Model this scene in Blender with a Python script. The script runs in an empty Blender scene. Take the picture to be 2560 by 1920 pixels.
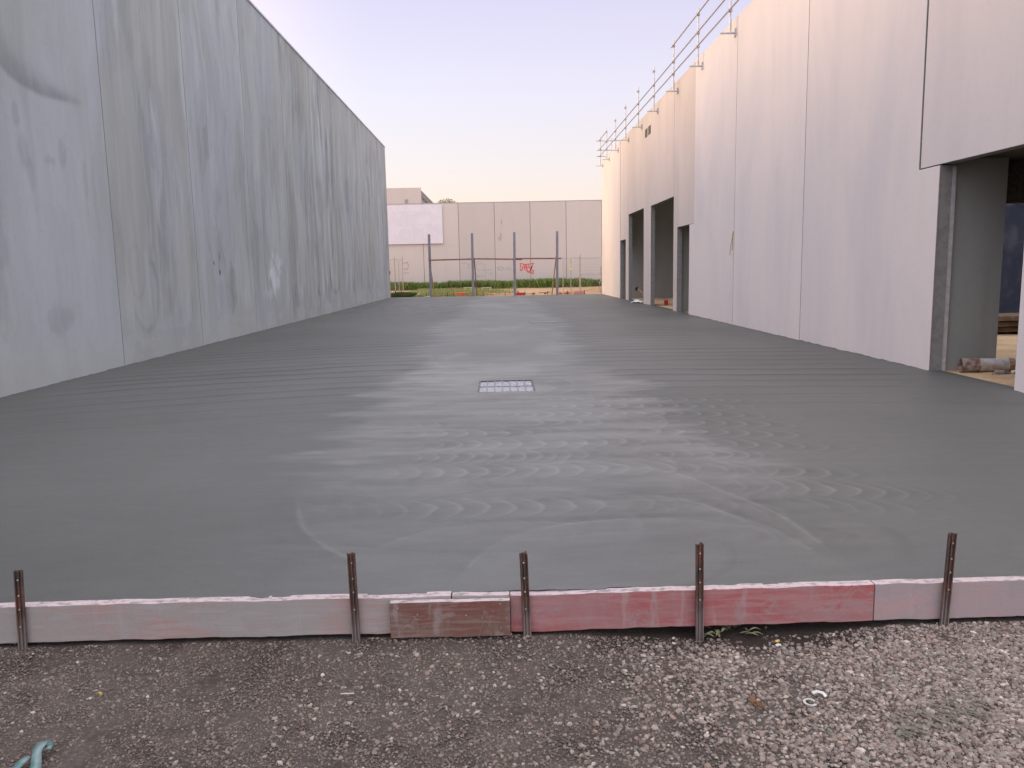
import bpy, bmesh, math, random
import numpy as np
from mathutils import Vector, Matrix
random.seed(7); rng = np.random.default_rng(11)
SC = bpy.context.scene
COL = SC.collection

# ------------------------------------------------------------------ camera
F, H, CX, CY = 2000., 1.6, 1280., 960.
def _basis():
    roll = math.radians(1.15)
    u, v = 1247.5-CX, 674.5-CY
    d = np.array([u, -v, -F]); d /= np.linalg.norm(d)
    a = np.array([-math.sin(roll), math.cos(roll)])
    c = (a[0]*d[0]+a[1]*d[1])/(-d[2])
    up = np.array([a[0], a[1], c]); up /= np.linalg.norm(up)
    return np.array([np.cross(d, up), d, up])
RM = _basis(); CAMP = np.array([0, 0, H])
def ray(px, py): return RM @ np.array([px-CX, -(py-CY), -F])
def G(px, py, z=0.):
    r = ray(px, py); return CAMP + r*((z-H)/r[2])
def W(px, py, X):
    r = ray(px, py); return CAMP + r*(X/r[0])
def D(px, py, Y):
    r = ray(px, py); return CAMP + r*(Y/r[1])
def z1(x, y): return 940+x/3.687, 420+y/3.687
def z2(x, y): return 960+x/7.373, 560+y/7.373
def z3(x, y): return 1240+x/7.373, 560+y/7.373

cam = bpy.data.cameras.new('camera'); camo = bpy.data.objects.new('camera', cam); COL.objects.link(camo)
cam.sensor_fit = 'HORIZONTAL'; cam.sensor_width = 36; cam.lens = F/2560*36
cam.clip_start = 0.05; cam.clip_end = 3000
m4 = Matrix([[RM[i][j] for j in range(3)]+[CAMP[i]] for i in range(3)]+[[0, 0, 0, 1]])
camo.matrix_world = m4
SC.camera = camo

# ------------------------------------------------------------------ light
SUN_AZ = math.radians(60)     # degrees to the left of +y
SUN_EL = math.radians(9)
sdir = Vector((-math.sin(SUN_AZ)*math.cos(SUN_EL), math.cos(SUN_AZ)*math.cos(SUN_EL), math.sin(SUN_EL)))
sl = bpy.data.lights.new('sun', 'SUN'); sl.energy = 2.6; sl.angle = math.radians(26); sl.color = (1.0, 0.64, 0.28)
so = bpy.data.objects.new('sun', sl); COL.objects.link(so)
so.rotation_euler = sdir.to_track_quat('Z', 'Y').to_euler()

w = bpy.data.worlds.new('World'); SC.world = w; w.use_nodes = True
nt = w.node_tree; nt.nodes.clear(); N = nt.nodes; L = nt.links
sky = N.new('ShaderNodeTexSky'); sky.sky_type = 'NISHITA'; sky.sun_disc = False
sky.sun_elevation = SUN_EL; sky.sun_rotation = -SUN_AZ; sky.air_density = 1.0; sky.dust_density = 1.5; sky.ozone_density = 2.0
bg1 = N.new('ShaderNodeBackground'); bg1.inputs['Strength'].default_value = 0.05; L.new(sky.outputs[0], bg1.inputs[0])
tc = N.new('ShaderNodeTexCoord'); sep = N.new('ShaderNodeSeparateXYZ'); L.new(tc.outputs['Generated'], sep.inputs[0])
ramp = N.new('ShaderNodeValToRGB'); L.new(sep.outputs['Z'], ramp.inputs[0])
ce = ramp.color_ramp.elements
def s2l(c): return tuple((x/12.92 if x <= .04045 else ((x+.055)/1.055)**2.4) for x in c)
stops = [(0.0, (255, 226, 198)), (0.06, (253, 229, 213)), (0.13, (247, 233, 234)), (0.20, (240, 232, 245)), (0.30, (226, 217, 243)), (0.45, (220, 216, 226)), (1.0, (222, 219, 222))]
while len(ce) < len(stops): ce.new(0.5)
for e, (p, c) in zip(ce, stops):
    e.position = p; e.color = (*s2l([v/255 for v in c]), 1)
bg2 = N.new('ShaderNodeBackground'); L.new(ramp.outputs[0], bg2.inputs[0])
def mrange(sock, a, b, c, d):
    o = N.new('ShaderNodeMapRange'); o.interpolation_type = 'SMOOTHSTEP'; L.new(sock, o.inputs[0])
    for i, v in enumerate((a, b, c, d)): o.inputs[i+1].default_value = v
    return o.outputs[0]
# unseen sky overhead and behind the camera boosted to light walls and ground
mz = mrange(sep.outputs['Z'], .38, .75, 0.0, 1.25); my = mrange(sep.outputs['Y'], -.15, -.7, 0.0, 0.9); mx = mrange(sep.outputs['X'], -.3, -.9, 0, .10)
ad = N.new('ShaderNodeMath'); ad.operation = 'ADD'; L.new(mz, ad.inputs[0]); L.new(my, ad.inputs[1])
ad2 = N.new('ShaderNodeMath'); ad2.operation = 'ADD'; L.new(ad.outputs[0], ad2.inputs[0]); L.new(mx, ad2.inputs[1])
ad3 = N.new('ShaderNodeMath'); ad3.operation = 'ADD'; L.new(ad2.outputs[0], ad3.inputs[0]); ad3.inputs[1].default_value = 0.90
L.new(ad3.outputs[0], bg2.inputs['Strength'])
dt = N.new('ShaderNodeVectorMath'); dt.operation = 'DOT_PRODUCT'; L.new(tc.outputs['Generated'], dt.inputs[0]); dt.inputs[1].default_value = tuple(sdir)
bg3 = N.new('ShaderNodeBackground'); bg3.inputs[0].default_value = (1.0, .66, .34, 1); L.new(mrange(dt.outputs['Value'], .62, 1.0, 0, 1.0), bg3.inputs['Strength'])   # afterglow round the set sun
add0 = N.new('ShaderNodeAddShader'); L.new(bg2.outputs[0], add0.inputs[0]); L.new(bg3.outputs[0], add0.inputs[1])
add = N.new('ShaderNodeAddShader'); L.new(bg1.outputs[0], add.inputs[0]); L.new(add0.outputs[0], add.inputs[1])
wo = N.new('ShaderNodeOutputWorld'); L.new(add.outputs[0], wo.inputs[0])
vs = SC.view_settings
vs.view_transform = 'Standard'; vs.look = 'None'; vs.gamma = 1; vs.use_curve_mapping = False; vs.exposure = 0.0
SC.render.engine = 'CYCLES'
try: SC.cycles.max_bounces = 8; SC.cycles.diffuse_bounces = 6
except Exception: pass

# ------------------------------------------------------------------ numpy noise
def vnoise(x, y, seed=0):
    r = np.random.default_rng(seed).random((256, 256))
    xi = np.floor(x).astype(int); yi = np.floor(y).astype(int)
    fx = x-xi; fy = y-yi; fx = fx*fx*(3-2*fx); fy = fy*fy*(3-2*fy)
    g = lambda a, b: r[a % 256, b % 256]
    return (g(xi, yi)*(1-fx)+g(xi+1, yi)*fx)*(1-fy)+(g(xi, yi+1)*(1-fx)+g(xi+1, yi+1)*fx)*fy
def fbm(x, y, seed=0, o=4):
    s = 0; a = .5; t = 0
    for k in range(o):
        s = s+a*vnoise(x*2**k+17.3*k, y*2**k+5.1*k, seed+k); t += a; a *= .5
    return s/t
def sstep(a, b, x):
    t = np.clip((x-a)/(b-a), 0, 1); return t*t*(3-2*t)

# ------------------------------------------------------------------ materials
class NB:
    def __init__(s, name):
        s.m = bpy.data.materials.new(name); s.m.use_nodes = True
        s.t = s.m.node_tree; s.t.nodes.clear()
        s.out = s.n('ShaderNodeOutputMaterial'); s.b = s.n('ShaderNodeBsdfPrincipled'); s.l(s.b.outputs[0], s.out.inputs[0])
        s.tc = s.n('ShaderNodeTexCoord')
    def n(s, t, **k):
        o = s.t.nodes.new(t)
        for a, b in k.items(): setattr(o, a, b)
        return o
    def l(s, a, b): s.t.links.new(a, b)
    def val(s, sock, v):
        if isinstance(v, (int, float)): sock.default_value = v
        elif isinstance(v, tuple): sock.default_value = (*v, 1) if len(v) == 3 and len(sock.default_value) == 4 else v
        else: s.l(v, sock)
    def vec(s, scale=(1, 1, 1), rot=(0, 0, 0), src='Object', loc=None):
        mp = s.n('ShaderNodeMapping'); s.l(s.tc.outputs[src], mp.inputs[0]); mp.inputs['Scale'].default_value = scale; mp.inputs['Rotation'].default_value = rot
        if loc is not None: s.l(loc, mp.inputs['Location'])
        return mp.outputs[0]
    def noise(s, scale, v=None, detail=4, rough=.55, dist=0):
        o = s.n('ShaderNodeTexNoise'); o.inputs['Scale'].default_value = scale; o.inputs['Detail'].default_value = detail
        o.inputs['Roughness'].default_value = rough; o.inputs['Distortion'].default_value = dist
        s.l(v if v is not None else s.vec(), o.inputs['Vector']); return o.outputs['Fac']
    def rng(s, x, a, b, c=0., d=1., smooth=True):
        o = s.n('ShaderNodeMapRange'); o.interpolation_type = 'SMOOTHSTEP' if smooth else 'LINEAR'
        s.l(x, o.inputs[0])
        for i, v in enumerate((a, b, c, d)): o.inputs[i+1].default_value = v
        return o.outputs[0]
    def math(s, op, a, b=0.):
        o = s.n('ShaderNodeMath', operation=op); s.val(o.inputs[0], a); s.val(o.inputs[1], b); return o.outputs[0]
    def mix(s, f, a, b, mode='MIX'):
        o = s.n('ShaderNodeMix', data_type='RGBA', blend_type=mode)
        s.val(o.inputs[0], f); s.val(o.inputs[6], a); s.val(o.inputs[7], b); return o.outputs[2]
    def bump(s, h, strength=.3, dist=.01):
        o = s.n('ShaderNodeBump'); o.inputs['Strength'].default_value = strength; o.inputs['Distance'].default_value = dist
        s.l(h, o.inputs['Height']); s.l(o.outputs[0], s.b.inputs['Normal']); return o
    def attr(s, name):
        o = s.n('ShaderNodeAttribute'); o.attribute_name = name; return o
    def col(s, c): s.val(s.b.inputs['Base Color'], c)
    def rough(s, r): s.val(s.b.inputs['Roughness'], r)
    def spec(s, v): s.b.inputs['Specular IOR Level'].default_value = v

def simple(name, a, b=None, rough=.7, scale=20, metal=0, bump=0, stretch=(1, 1, 1), spec=.4):
    k = NB(name); b = b or tuple(x*.7 for x in a)
    f = k.noise(scale, k.vec(stretch)); k.col(k.mix(k.rng(f, .35, .65), a, b)); k.rough(rough); k.b.inputs['Metallic'].default_value = metal; k.spec(spec)
    if bump: k.bump(f, bump, .005)
    return k.m

def concrete(name, base, dark, tint, amp=1., attr=False, streak=.5, rough=.85, edges=None):
    k = NB(name)
    oi = k.n('ShaderNodeObjectInfo'); off = k.n('ShaderNodeVectorMath', operation='SCALE'); 
    cmb = k.n('ShaderNodeCombineXYZ'); k.l(oi.outputs['Random'], cmb.inputs[0]); k.l(oi.outputs['Random'], cmb.inputs[1]); k.l(oi.outputs['Random'], cmb.inputs[2])
    k.l(cmb.outputs[0], off.inputs[0]); off.inputs['Scale'].default_value = 37.
    o = off.outputs[0]
    big = k.noise(.45, k.vec((1, 1, .45), loc=o), 5, .6, .6)
    st = k.noise(1.7, k.vec((1, 1, .12), loc=o), 5, .6, .3)
    sm = k.noise(9, k.vec((1, 1, 1), loc=o), 5, .6)
    fine = k.noise(120, k.vec(), 3, .6)
    c = k.mix(k.math('MULTIPLY', k.rng(big, .38, .68), .75*amp), base, tint)
    c = k.mix(k.math('MULTIPLY', k.rng(st, .45, .75), streak*amp), c, dark)
    c = k.mix(k.math('MULTIPLY', k.rng(sm, .5, .8), .25*amp), c, dark)
    rv = k.rng(oi.outputs['Random'], 0, 1, .93, 1.05, False)
    hs = k.n('ShaderNodeHueSaturation'); k.l(c, hs.inputs['Color']); k.l(rv, hs.inputs['Value']); c = hs.outputs[0]
    # air holes
    vo = k.n('ShaderNodeTexVoronoi'); vo.inputs['Scale'].default_value = 7; k.l(k.vec((1, 1, 1), loc=o), vo.inputs[0])
    hole = k.rng(vo.outputs['Distance'], .03, .055, 1, 0)
    gate = k.math('GREATER_THAN', k.noise(3, k.vec((1, 1, 1), loc=o), 2), .6)
    c = k.mix(k.math('MULTIPLY', k.math('MULTIPLY', hole, gate), .45), c, tuple(x*.55 for x in dark))
    c = k.mix(k.math('MULTIPLY', k.rng(fine, .4, .7), .12), c, dark)
    if attr:
        a = k.attr('stain'); c = k.mix(k.rng(a.outputs['Fac'], 0, 1, 0, 1, False), c, tuple(x*.42 for x in dark))
        a2 = k.attr('pale'); c = k.mix(k.rng(a2.outputs['Fac'], 0, 1, 0, 1, False), c, tuple(min(.7, x*1.42) for x in base))
        a3 = k.attr('warm'); c = k.mix(k.rng(a3.outputs['Fac'], 0, 1, 0, 1, False), c, (base[0]*.93, base[1]*.90, base[2]*.79))
    if edges is not None:   # raw cast edges of the panels, unlike the finished face
        sp = k.n('ShaderNodeSeparateXYZ'); k.l(k.tc.outputs['Normal'], sp.inputs[0])
        c = k.mix(k.rng(sp.outputs['X'], -.6, -.4), c, k.mix(k.rng(sm, .4, .7), edges, tuple(x*.8 for x in edges)))
    k.col(c); k.rough(rough); k.spec(.3)
    h = k.math('ADD', k.math('MULTIPLY', fine, .3), k.math('MULTIPLY', sm, .5)); k.bump(h, .25, .01)
    return k.m

M = {}
M['conc_left'] = concrete('weathered_concrete', (.425, .465, .50), (.285, .31, .32), (.385, .405, .40), 1., True, .38)
M['conc_right'] = concrete('fresh_concrete', (.78, .705, .70), (.62, .57, .58), (.675, .63, .655), 1.05, False, .22, edges=(.27, .265, .26))
M['conc_right_b'] = concrete('fresh_concrete_brown', (.68, .60, .58), (.50, .44, .42), (.61, .53, .49), .9, False, .35, edges=(.27, .265, .26))
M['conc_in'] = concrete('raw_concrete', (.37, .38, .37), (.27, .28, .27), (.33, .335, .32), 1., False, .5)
M['conc_far'] = concrete('old_concrete', (.60, .53, .49), (.49, .42, .38), (.56, .52, .45), .8, False, .15)
M['joint'] = simple('joint_sealant', (.085, .078, .07), (.05, .045, .04))
M['joint_dark'] = simple('deep_joint', (.045, .04, .035), (.025, .022, .02))
M['joint_far'] = simple('joint_sealant_grey', (.17, .15, .14), (.12, .10, .09))
M['flash'] = simple('flashing_steel', (.62, .65, .68), (.5, .53, .56), .35, 3, .6)
M['galv'] = simple('galvanised_steel', (.62, .61, .62), (.50, .49, .50), .5, 12, .25)
M['galv_pink'] = simple('painted_tube', (.50, .44, .45), (.4, .35, .36), .5, 12, .1)
M['ply_pink'] = None
M['orange'] = simple('orange_plastic', (.85, .13, .05), (.7, .10, .04), .5)
M['red'] = simple('red_plastic', (.55, .03, .03), (.4, .02, .02), .5)
M['pinkbrick'] = simple('pink_block', (.62, .30, .24), (.5, .24, .2), .9)
M['timber'] = simple('raw_timber', (.42, .30, .17), (.33, .22, .12), .8, 6, stretch=(4, 4, .5))
M['timber_red'] = simple('red_timber', (.33, .17, .14), (.25, .12, .10), .8, 6)
M['rust_dark'] = None
M['sheet_white'] = simple('white_sheet', (.735, .70, .735), (.69, .655, .69), .5, 1.2)
M['letter'] = simple('faded_lettering', (.70, .665, .70), (.665, .635, .665), .6, 1.2)
M['darkglass'] = simple('dark_window', (.06, .045, .05), (.05, .04, .045), .3)
M['tarp'] = None
M['pvc'] = simple('pvc_pipe', (.55, .55, .58), (.42, .36, .30), .45, 9)
M['rock'] = simple('rubble', (.28, .25, .22), (.18, .15, .13), .9, 15, bump=.4)
M['redclay'] = simple('red_clay', (.36, .13, .07), (.26, .10, .06), .95, 20, bump=.4)
M['yellow'] = simple('yellow_sign', (.80, .78, .30), (.75, .74, .45), .6)
M['rope'] = simple('orange_rope', (.50, .30, .12), (.42, .24, .1), .8)
M['hose'] = simple('pale_hose', (.55, .47, .38), (.45, .38, .3), .6)
M['teal'] = simple('teal_plastic', (.11, .22, .215), (.22, .30, .31), .5, 18)
M['whiteplastic'] = simple('white_plastic', (.75, .77, .75), (.6, .62, .58), .5)
M['yellowplastic'] = simple('yellow_plastic', (.65, .45, .12), (.55, .33, .08), .5)
M['leafdry'] = simple('dry_leaf', (.26, .27, .16), (.16, .17, .09), .8, 30)
M['leafbrown'] = simple('brown_leaf', (.22, .11, .05), (.15, .08, .04), .9, 30)
M['leafgreen'] = simple('green_leaf', (.075, .115, .035), (.04, .07, .02), .7, 3)
M['bark'] = simple('bark', (.12, .09, .07), (.08, .06, .05), .9)
M['blackpl'] = simple('black_rag', (.02, .02, .022), (.03, .03, .03), .8)
M['mesh'] = simple('mesh_wire', (.30, .25, .22), (.24, .2, .18), .6)
M['shade'] = simple('shade_cloth', (.36, .27, .22), (.30, .22, .18), .9)
M['paint_red'] = simple('red_spray_paint', (.72, .09, .07), (.6, .12, .10), .7, 6)
M['paint_cyan'] = simple('faded_cyan_paint', (.33, .42, .41), (.42, .42, .39), .7, 4)
M['paint_grey'] = simple('grey_marker', (.30, .26, .25), (.36, .31, .29), .7, 4)

k = NB('tarpaulin'); f1 = k.noise(2.2, k.vec(), 4, .6, .4); f2 = k.noise(9, k.vec(), 4, .6)
c = k.mix(k.rng(f1, .45, .75), (.030, .040, .075), (.075, .085, .12)); c = k.mix(k.rng(f2, .68, .78), c, (.2, .22, .26)); k.col(c); k.rough(.6); k.bump(f1, .5, .05); M['tarp'] = k.m

def board_mat(name, c1, c2, c3, thr, c3b=(.42, .36, .37)):
    k = NB(name)
    g = k.noise(7, k.vec((.5, 1, 6)), 6, .65, .5); b = k.noise(2.2, k.vec((1, 1, 2)), 5, .65, .6); s = k.noise(60, k.vec((1, 1, 3)), 4, .6)
    c = k.mix(k.rng(b, thr-.12, thr+.12), c1, c2); c = k.mix(k.math('MULTIPLY', k.rng(g, .46, .62), .65), c, c3); sm = k.noise(5, k.vec((1, 1, 1.4)), 6, .75, 1.2); c = k.mix(k.math('MULTIPLY', k.rng(sm, .52, .60), .6), c, tuple(.5*a_+.12 for a_ in c3)); vr = k.noise(16, k.vec((1, 1, .15)), 4, .6); c = k.mix(k.math('MULTIPLY', k.rng(vr, .55, .68), .35), c, (.36, .32, .32))
    c = k.mix(k.math('MULTIPLY', k.rng(s, .55, .8), .5), c, tuple(x*.55 for x in c2))
    # saw-cut top with dried slurry
    geo = k.n('ShaderNodeNewGeometry'); sp = k.n('ShaderNodeSeparateXYZ'); k.l(geo.outputs['Normal'], sp.inputs[0])
    top = k.mix(k.rng(k.noise(30, k.vec((.5, 1, 1)), 6, .7), .47, .62), (.56, .46, .47), (.28, .25, .245))
    c = k.mix(k.math('GREATER_THAN', sp.outputs['Z'], .7), c, top)
    # knots
    vo = k.n('ShaderNodeTexVoronoi'); vo.inputs['Scale'].default_value = 2.6; k.l(k.vec((1, .1, 1.6)), vo.inputs[0])
    c = k.mix(k.math('MULTIPLY', k.rng(vo.outputs['Distance'], .035, .05, 1, 0), .8), c, (.06, .03, .025))
    k.col(c); k.rough(.8); k.spec(.25); k.bump(g, .35, .004); return k.m
M['board_grey'] = board_mat('cement_smeared_board', (.30, .285, .275), (.35, .24, .225), (.33, .32, .31), .54)
M['board_red'] = board_mat('red_faced_board', (.33, .10, .10), (.31, .17, .17), (.36, .20, .20), .5)
M['board_brown'] = board_mat('brown_stained_board', (.17, .07, .06), (.16, .10, .075), (.24, .17, .15), .5)
M['board_pale'] = board_mat('pale_board', (.32, .265, .27), (.38, .26, .26), (.30, .27, .265), .55)

k = NB('rusty_steel'); f1 = k.noise(18, k.vec((1, 1, .5)), 6, .7); f2 = k.noise(60, k.vec(), 4, .7)
c = k.mix(k.rng(f1, .4, .65), (.065, .05, .045), (.16, .075, .05)); c = k.mix(k.math('MULTIPLY', k.rng(f2, .55, .75), .6), c, (.25, .21, .19)); g_eo = k.n('ShaderNodeNewGeometry'); s_p = k.n('ShaderNodeSeparateXYZ'); k.l(g_eo.outputs['Position'], s_p.inputs[0]); zz = k.math('ADD', s_p.outputs['Z'], k.math('MULTIPLY', f1, -.25)); c = k.mix(k.math('MULTIPLY', k.rng(zz, -.30, -.12, 1, 0), .75), c, (.24, .20, .19)); k.col(c); k.rough(.75); k.b.inputs['Metallic'].default_value = .2; k.bump(f2, .5, .003); M['rust_dark'] = k.m

# ------------------------------------------------------------------ mesh helpers
class MB:
    def __init__(s): s.v = []; s.f = []
    def box(s, a, b, rot=None, piv=None):
        x0, y0, z0 = a; x1, y1, z1_ = b; i = len(s.v)
        vs_ = [(x0, y0, z0), (x1, y0, z0), (x1, y1, z0), (x0, y1, z0), (x0, y0, z1_), (x1, y0, z1_), (x1, y1, z1_), (x0, y1, z1_)]
        if rot is not None:
            p = Vector(piv if piv else ((x0+x1)/2, (y0+y1)/2, (z0+z1_)/2))
            vs_ = [tuple(rot @ (Vector(q)-p)+p) for q in vs_]
        s.v += vs_; s.f += [tuple(i+j for j in q) for q in ((3, 2, 1, 0), (4, 5, 6, 7), (0, 1, 5, 4), (1, 2, 6, 5), (2, 3, 7, 6), (3, 0, 4, 7))]; return s
    def tube(s, p, q, r, n=8, r2=None):
        p, q = Vector(p), Vector(q); d = (q-p).normalized(); a = d.orthogonal().normalized(); b = d.cross(a); i = len(s.v); r2 = r if r2 is None else r2
        for c, rr in ((p, r), (q, r2)):
            for j in range(n):
                t = 2*math.pi*j/n; s.v.append(tuple(c+rr*(a*math.cos(t)+b*math.sin(t))))
        for j in range(n): s.f.append((i+j, i+(j+1) % n, i+n+(j+1) % n, i+n+j))
        s.f.append(tuple(i+j for j in reversed(range(n)))); s.f.append(tuple(i+n+j for j in range(n))); return s
    def path(s, pts, r, n=6):
        pts = [Vector(p) for p in pts]; i0 = len(s.v)
        for k_, p in enumerate(pts):
            d = (pts[min(k_+1, len(pts)-1)]-pts[max(k_-1, 0)]).normalized(); a = Vector((0, 0, 1)).cross(d)
            if a.length < .01: a = Vector((1, 0, 0))
            a.normalize(); b = d.cross(a)
            for j in range(n):
                t = 2*math.pi*j/n; s.v.append(tuple(p+r*(a*math.cos(t)+b*math.sin(t))))
        for k_ in range(len(pts)-1):
            for j in range(n): s.f.append((i0+k_*n+j, i0+k_*n+(j+1) % n, i0+(k_+1)*n+(j+1) % n, i0+(k_+1)*n+j))
        s.f.append(tuple(i0+j for j in reversed(range(n)))); e = i0+(len(pts)-1)*n; s.f.append(tuple(e+j for j in range(n))); return s
    def prism_x(s, poly, x0, x1):     # poly in (y,z), extruded along x
        i = len(s.v); n = len(poly); s.v += [(x0, a, b) for a, b in poly]+[(x1, a, b) for a, b in poly]
        s.f.append(tuple(i+j for j in range(n))); s.f.append(tuple(i+n+j for j in reversed(range(n))))
        for j in range(n): s.f.append((i+j, i+n+j, i+n+(j+1) % n, i+(j+1) % n))
        return s
    def prism_z(s, poly, z0, z1_):
        i = len(s.v); n = len(poly); s.v += [(a, b, z0) for a, b in poly]+[(a, b, z1_) for a, b in poly]
        s.f.append(tuple(i+j for j in reversed(range(n)))); s.f.append(tuple(i+n+j for j in range(n)))
        for j in range(n): s.f.append((i+j, i+(j+1) % n, i+n+(j+1) % n, i+n+j))
        return s
    def build(s, name, mat, parent=None, bevel=0, smooth=False):
        me = bpy.data.meshes.new(name); me.from_pydata(s.v, [], s.f)
        bm = bmesh.new(); bm.from_mesh(me); bmesh.ops.recalc_face_normals(bm, faces=bm.faces); bm.to_mesh(me); bm.free()
        return link(name, me, mat, parent, bevel, smooth)
def link(name, me, mat, parent=None, bevel=0, smooth=False):
    me.materials.append(mat); o = bpy.data.objects.new(name, me); COL.objects.link(o)
    if smooth: me.shade_smooth()
    if bevel:
        b = o.modifiers.new('bevel', 'BEVEL'); b.width = bevel; b.segments = 2; b.limit_method = 'ANGLE'
    if parent is not None:
        o.parent = parent; o.matrix_parent_inverse = parent.matrix_world.inverted() if parent.type != 'EMPTY' else Matrix.Translation(-Vector(parent.location))
        if parent.type != 'EMPTY': o.matrix_parent_inverse = Matrix()
    return o
def tag(o, label, cat, group=None, kind=None):
    o['label'] = label; o['category'] = cat
    if group: o['group'] = group
    if kind: o['kind'] = kind
    return o
def struct(o, label=None, cat=None, kind='structure'):
    o['kind'] = kind
    if label: o['label'] = label
    if cat: o['category'] = cat
    return o
def thing(name, loc, label, cat, group=None):
    o = bpy.data.objects.new(name, None); COL.objects.link(o); o.location = loc; o.empty_display_size = .2
    return tag(o, label, cat, group)
def gridmesh(name, xs, ys, Z, attrs=None):
    ny, nx = Z.shape
    X, Y = np.meshgrid(xs, ys) if xs.ndim == 1 else (xs, ys)
    co = np.stack([X, Y, Z], -1).reshape(-1, 3).astype(np.float32)
    return gridco(name, co, nx, ny, attrs)
def gridco(name, co, nx, ny, attrs=None, smooth=True):
    idx = np.arange(nx*ny).reshape(ny, nx)
    q = np.stack([idx[:-1, :-1], idx[:-1, 1:], idx[1:, 1:], idx[1:, :-1]], -1).reshape(-1, 4).astype(np.int32)
    return rawmesh(name, co, q, attrs, smooth)
def rawmesh(name, co, faces, attrs=None, smooth=True, colors=None):
    me = bpy.data.meshes.new(name); n, kf = faces.shape
    me.vertices.add(len(co)); me.vertices.foreach_set('co', np.ascontiguousarray(co, np.float32).ravel())
    me.loops.add(n*kf); me.loops.foreach_set('vertex_index', faces.astype(np.int32).ravel())
    me.polygons.add(n); me.polygons.foreach_set('loop_start', np.arange(0, n*kf, kf, dtype=np.int32))
    me.polygons.foreach_set('use_smooth', np.full(n, smooth))
    me.update(calc_edges=True)
    for a, d in (attrs or {}).items():
        at = me.attributes.new(a, 'FLOAT', 'POINT'); at.data.foreach_set('value', np.ascontiguousarray(d, np.float32).ravel())
    if colors is not None:
        at = me.attributes.new('tint', 'FLOAT_COLOR', 'POINT'); at.data.foreach_set('color', np.ascontiguousarray(colors, np.float32).ravel())
    return me

XL, XR, YE = -6.87, 6.31, 50.0          # wall faces, far end
def yend(x): return 51.05 - (x+7)*.11   # back edge of the slab

# ------------------------------------------------------------------ ground
gx = np.concatenate([np.linspace(-1500, -30, 12), np.linspace(-24, -8, 9), np.linspace(-6.5, 7.5, 60), np.linspace(9, 24, 9), np.linspace(30, 1500, 12)])
gy = np.concatenate([np.linspace(-600, -10, 8), np.linspace(-6, 1.5, 6), np.linspace(1.7, 4.2, 60), np.linspace(4.6, 48, 18), np.linspace(49, 80, 60), np.linspace(84, 120, 8), np.linspace(150, 2500, 10)])
Xg, Yg = np.meshgrid(gx, gy)
near = -0.235 + .05*(fbm(Xg*1.3, Yg*1.3, 3)-.5) + .02*(fbm(Xg*6, Yg*6, 9)-.5)
near -= .05*np.exp(-(((Xg-1.15)/.5)**2+((Yg-3.78)/.16)**2))            # hollow under the red board
near += .028*sstep(3.55, 3.78, Yg)*(.4+.6*fbm(Xg*2.5, Xg*0, 23))
far = -.11 + .12*(fbm(Xg*.5, Yg*.5, 21)-.5)*sstep(52, 56, Yg) + .28*np.exp(-(((Xg-7.0)/1.6)**2+((Yg-57)/3.)**2))
Zg = np.where(Yg > 30, far, near)
me = gridmesh('ground', gx, gy, Zg)
k = NB('dirt'); geo = k.n('ShaderNodeNewGeometry'); sp = k.n('ShaderNodeSeparateXYZ'); k.l(geo.outputs['Position'], sp.inputs[0])
a = k.noise(3, k.vec(), 6, .65, .3); b = k.noise(45, k.vec(), 5, .7); c2 = k.noise(160, k.vec(), 4, .7)
nearc = k.mix(k.rng(a, .4, .65), (.125, .105, .092), (.08, .063, .054)); nearc = k.mix(k.rng(b, .45, .75), nearc, (.20, .165, .15)); nearc = k.mix(k.math('MULTIPLY', k.rng(c2, .5, .7), .6), nearc, (.07, .055, .05))
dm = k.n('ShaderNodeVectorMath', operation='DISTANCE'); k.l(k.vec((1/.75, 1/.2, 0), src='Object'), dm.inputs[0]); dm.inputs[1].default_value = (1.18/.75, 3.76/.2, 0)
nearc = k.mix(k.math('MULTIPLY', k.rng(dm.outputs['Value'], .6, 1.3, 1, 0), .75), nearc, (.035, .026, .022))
fa = k.noise(.55, k.vec((1, .5, 1)), 6, .65, .5); fb = k.noise(2.5, k.vec((1, .35, 1)), 6, .7)
farc = k.mix(k.rng(fa, .42, .62), (.40, .25, .15), (.24, .115, .065)); farc = k.mix(k.rng(fb, .5, .7), farc, (.45, .33, .21))
yz = k.rng(sp.outputs['Y'], 56, 62, 0, 1); farc = k.mix(k.math('MULTIPLY', yz, .6), farc, (.46, .33, .2))
c = k.mix(k.rng(sp.outputs['Y'], 25, 30, 0, 1), nearc, farc)
k.col(c); k.rough(.95); k.spec(.15); k.bump(k.math('ADD', k.math('MULTIPLY', b, .6), c2), .8, .012)
struct(link('ground', me, k.m), 'brown dirt and compacted dust ground')

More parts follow.
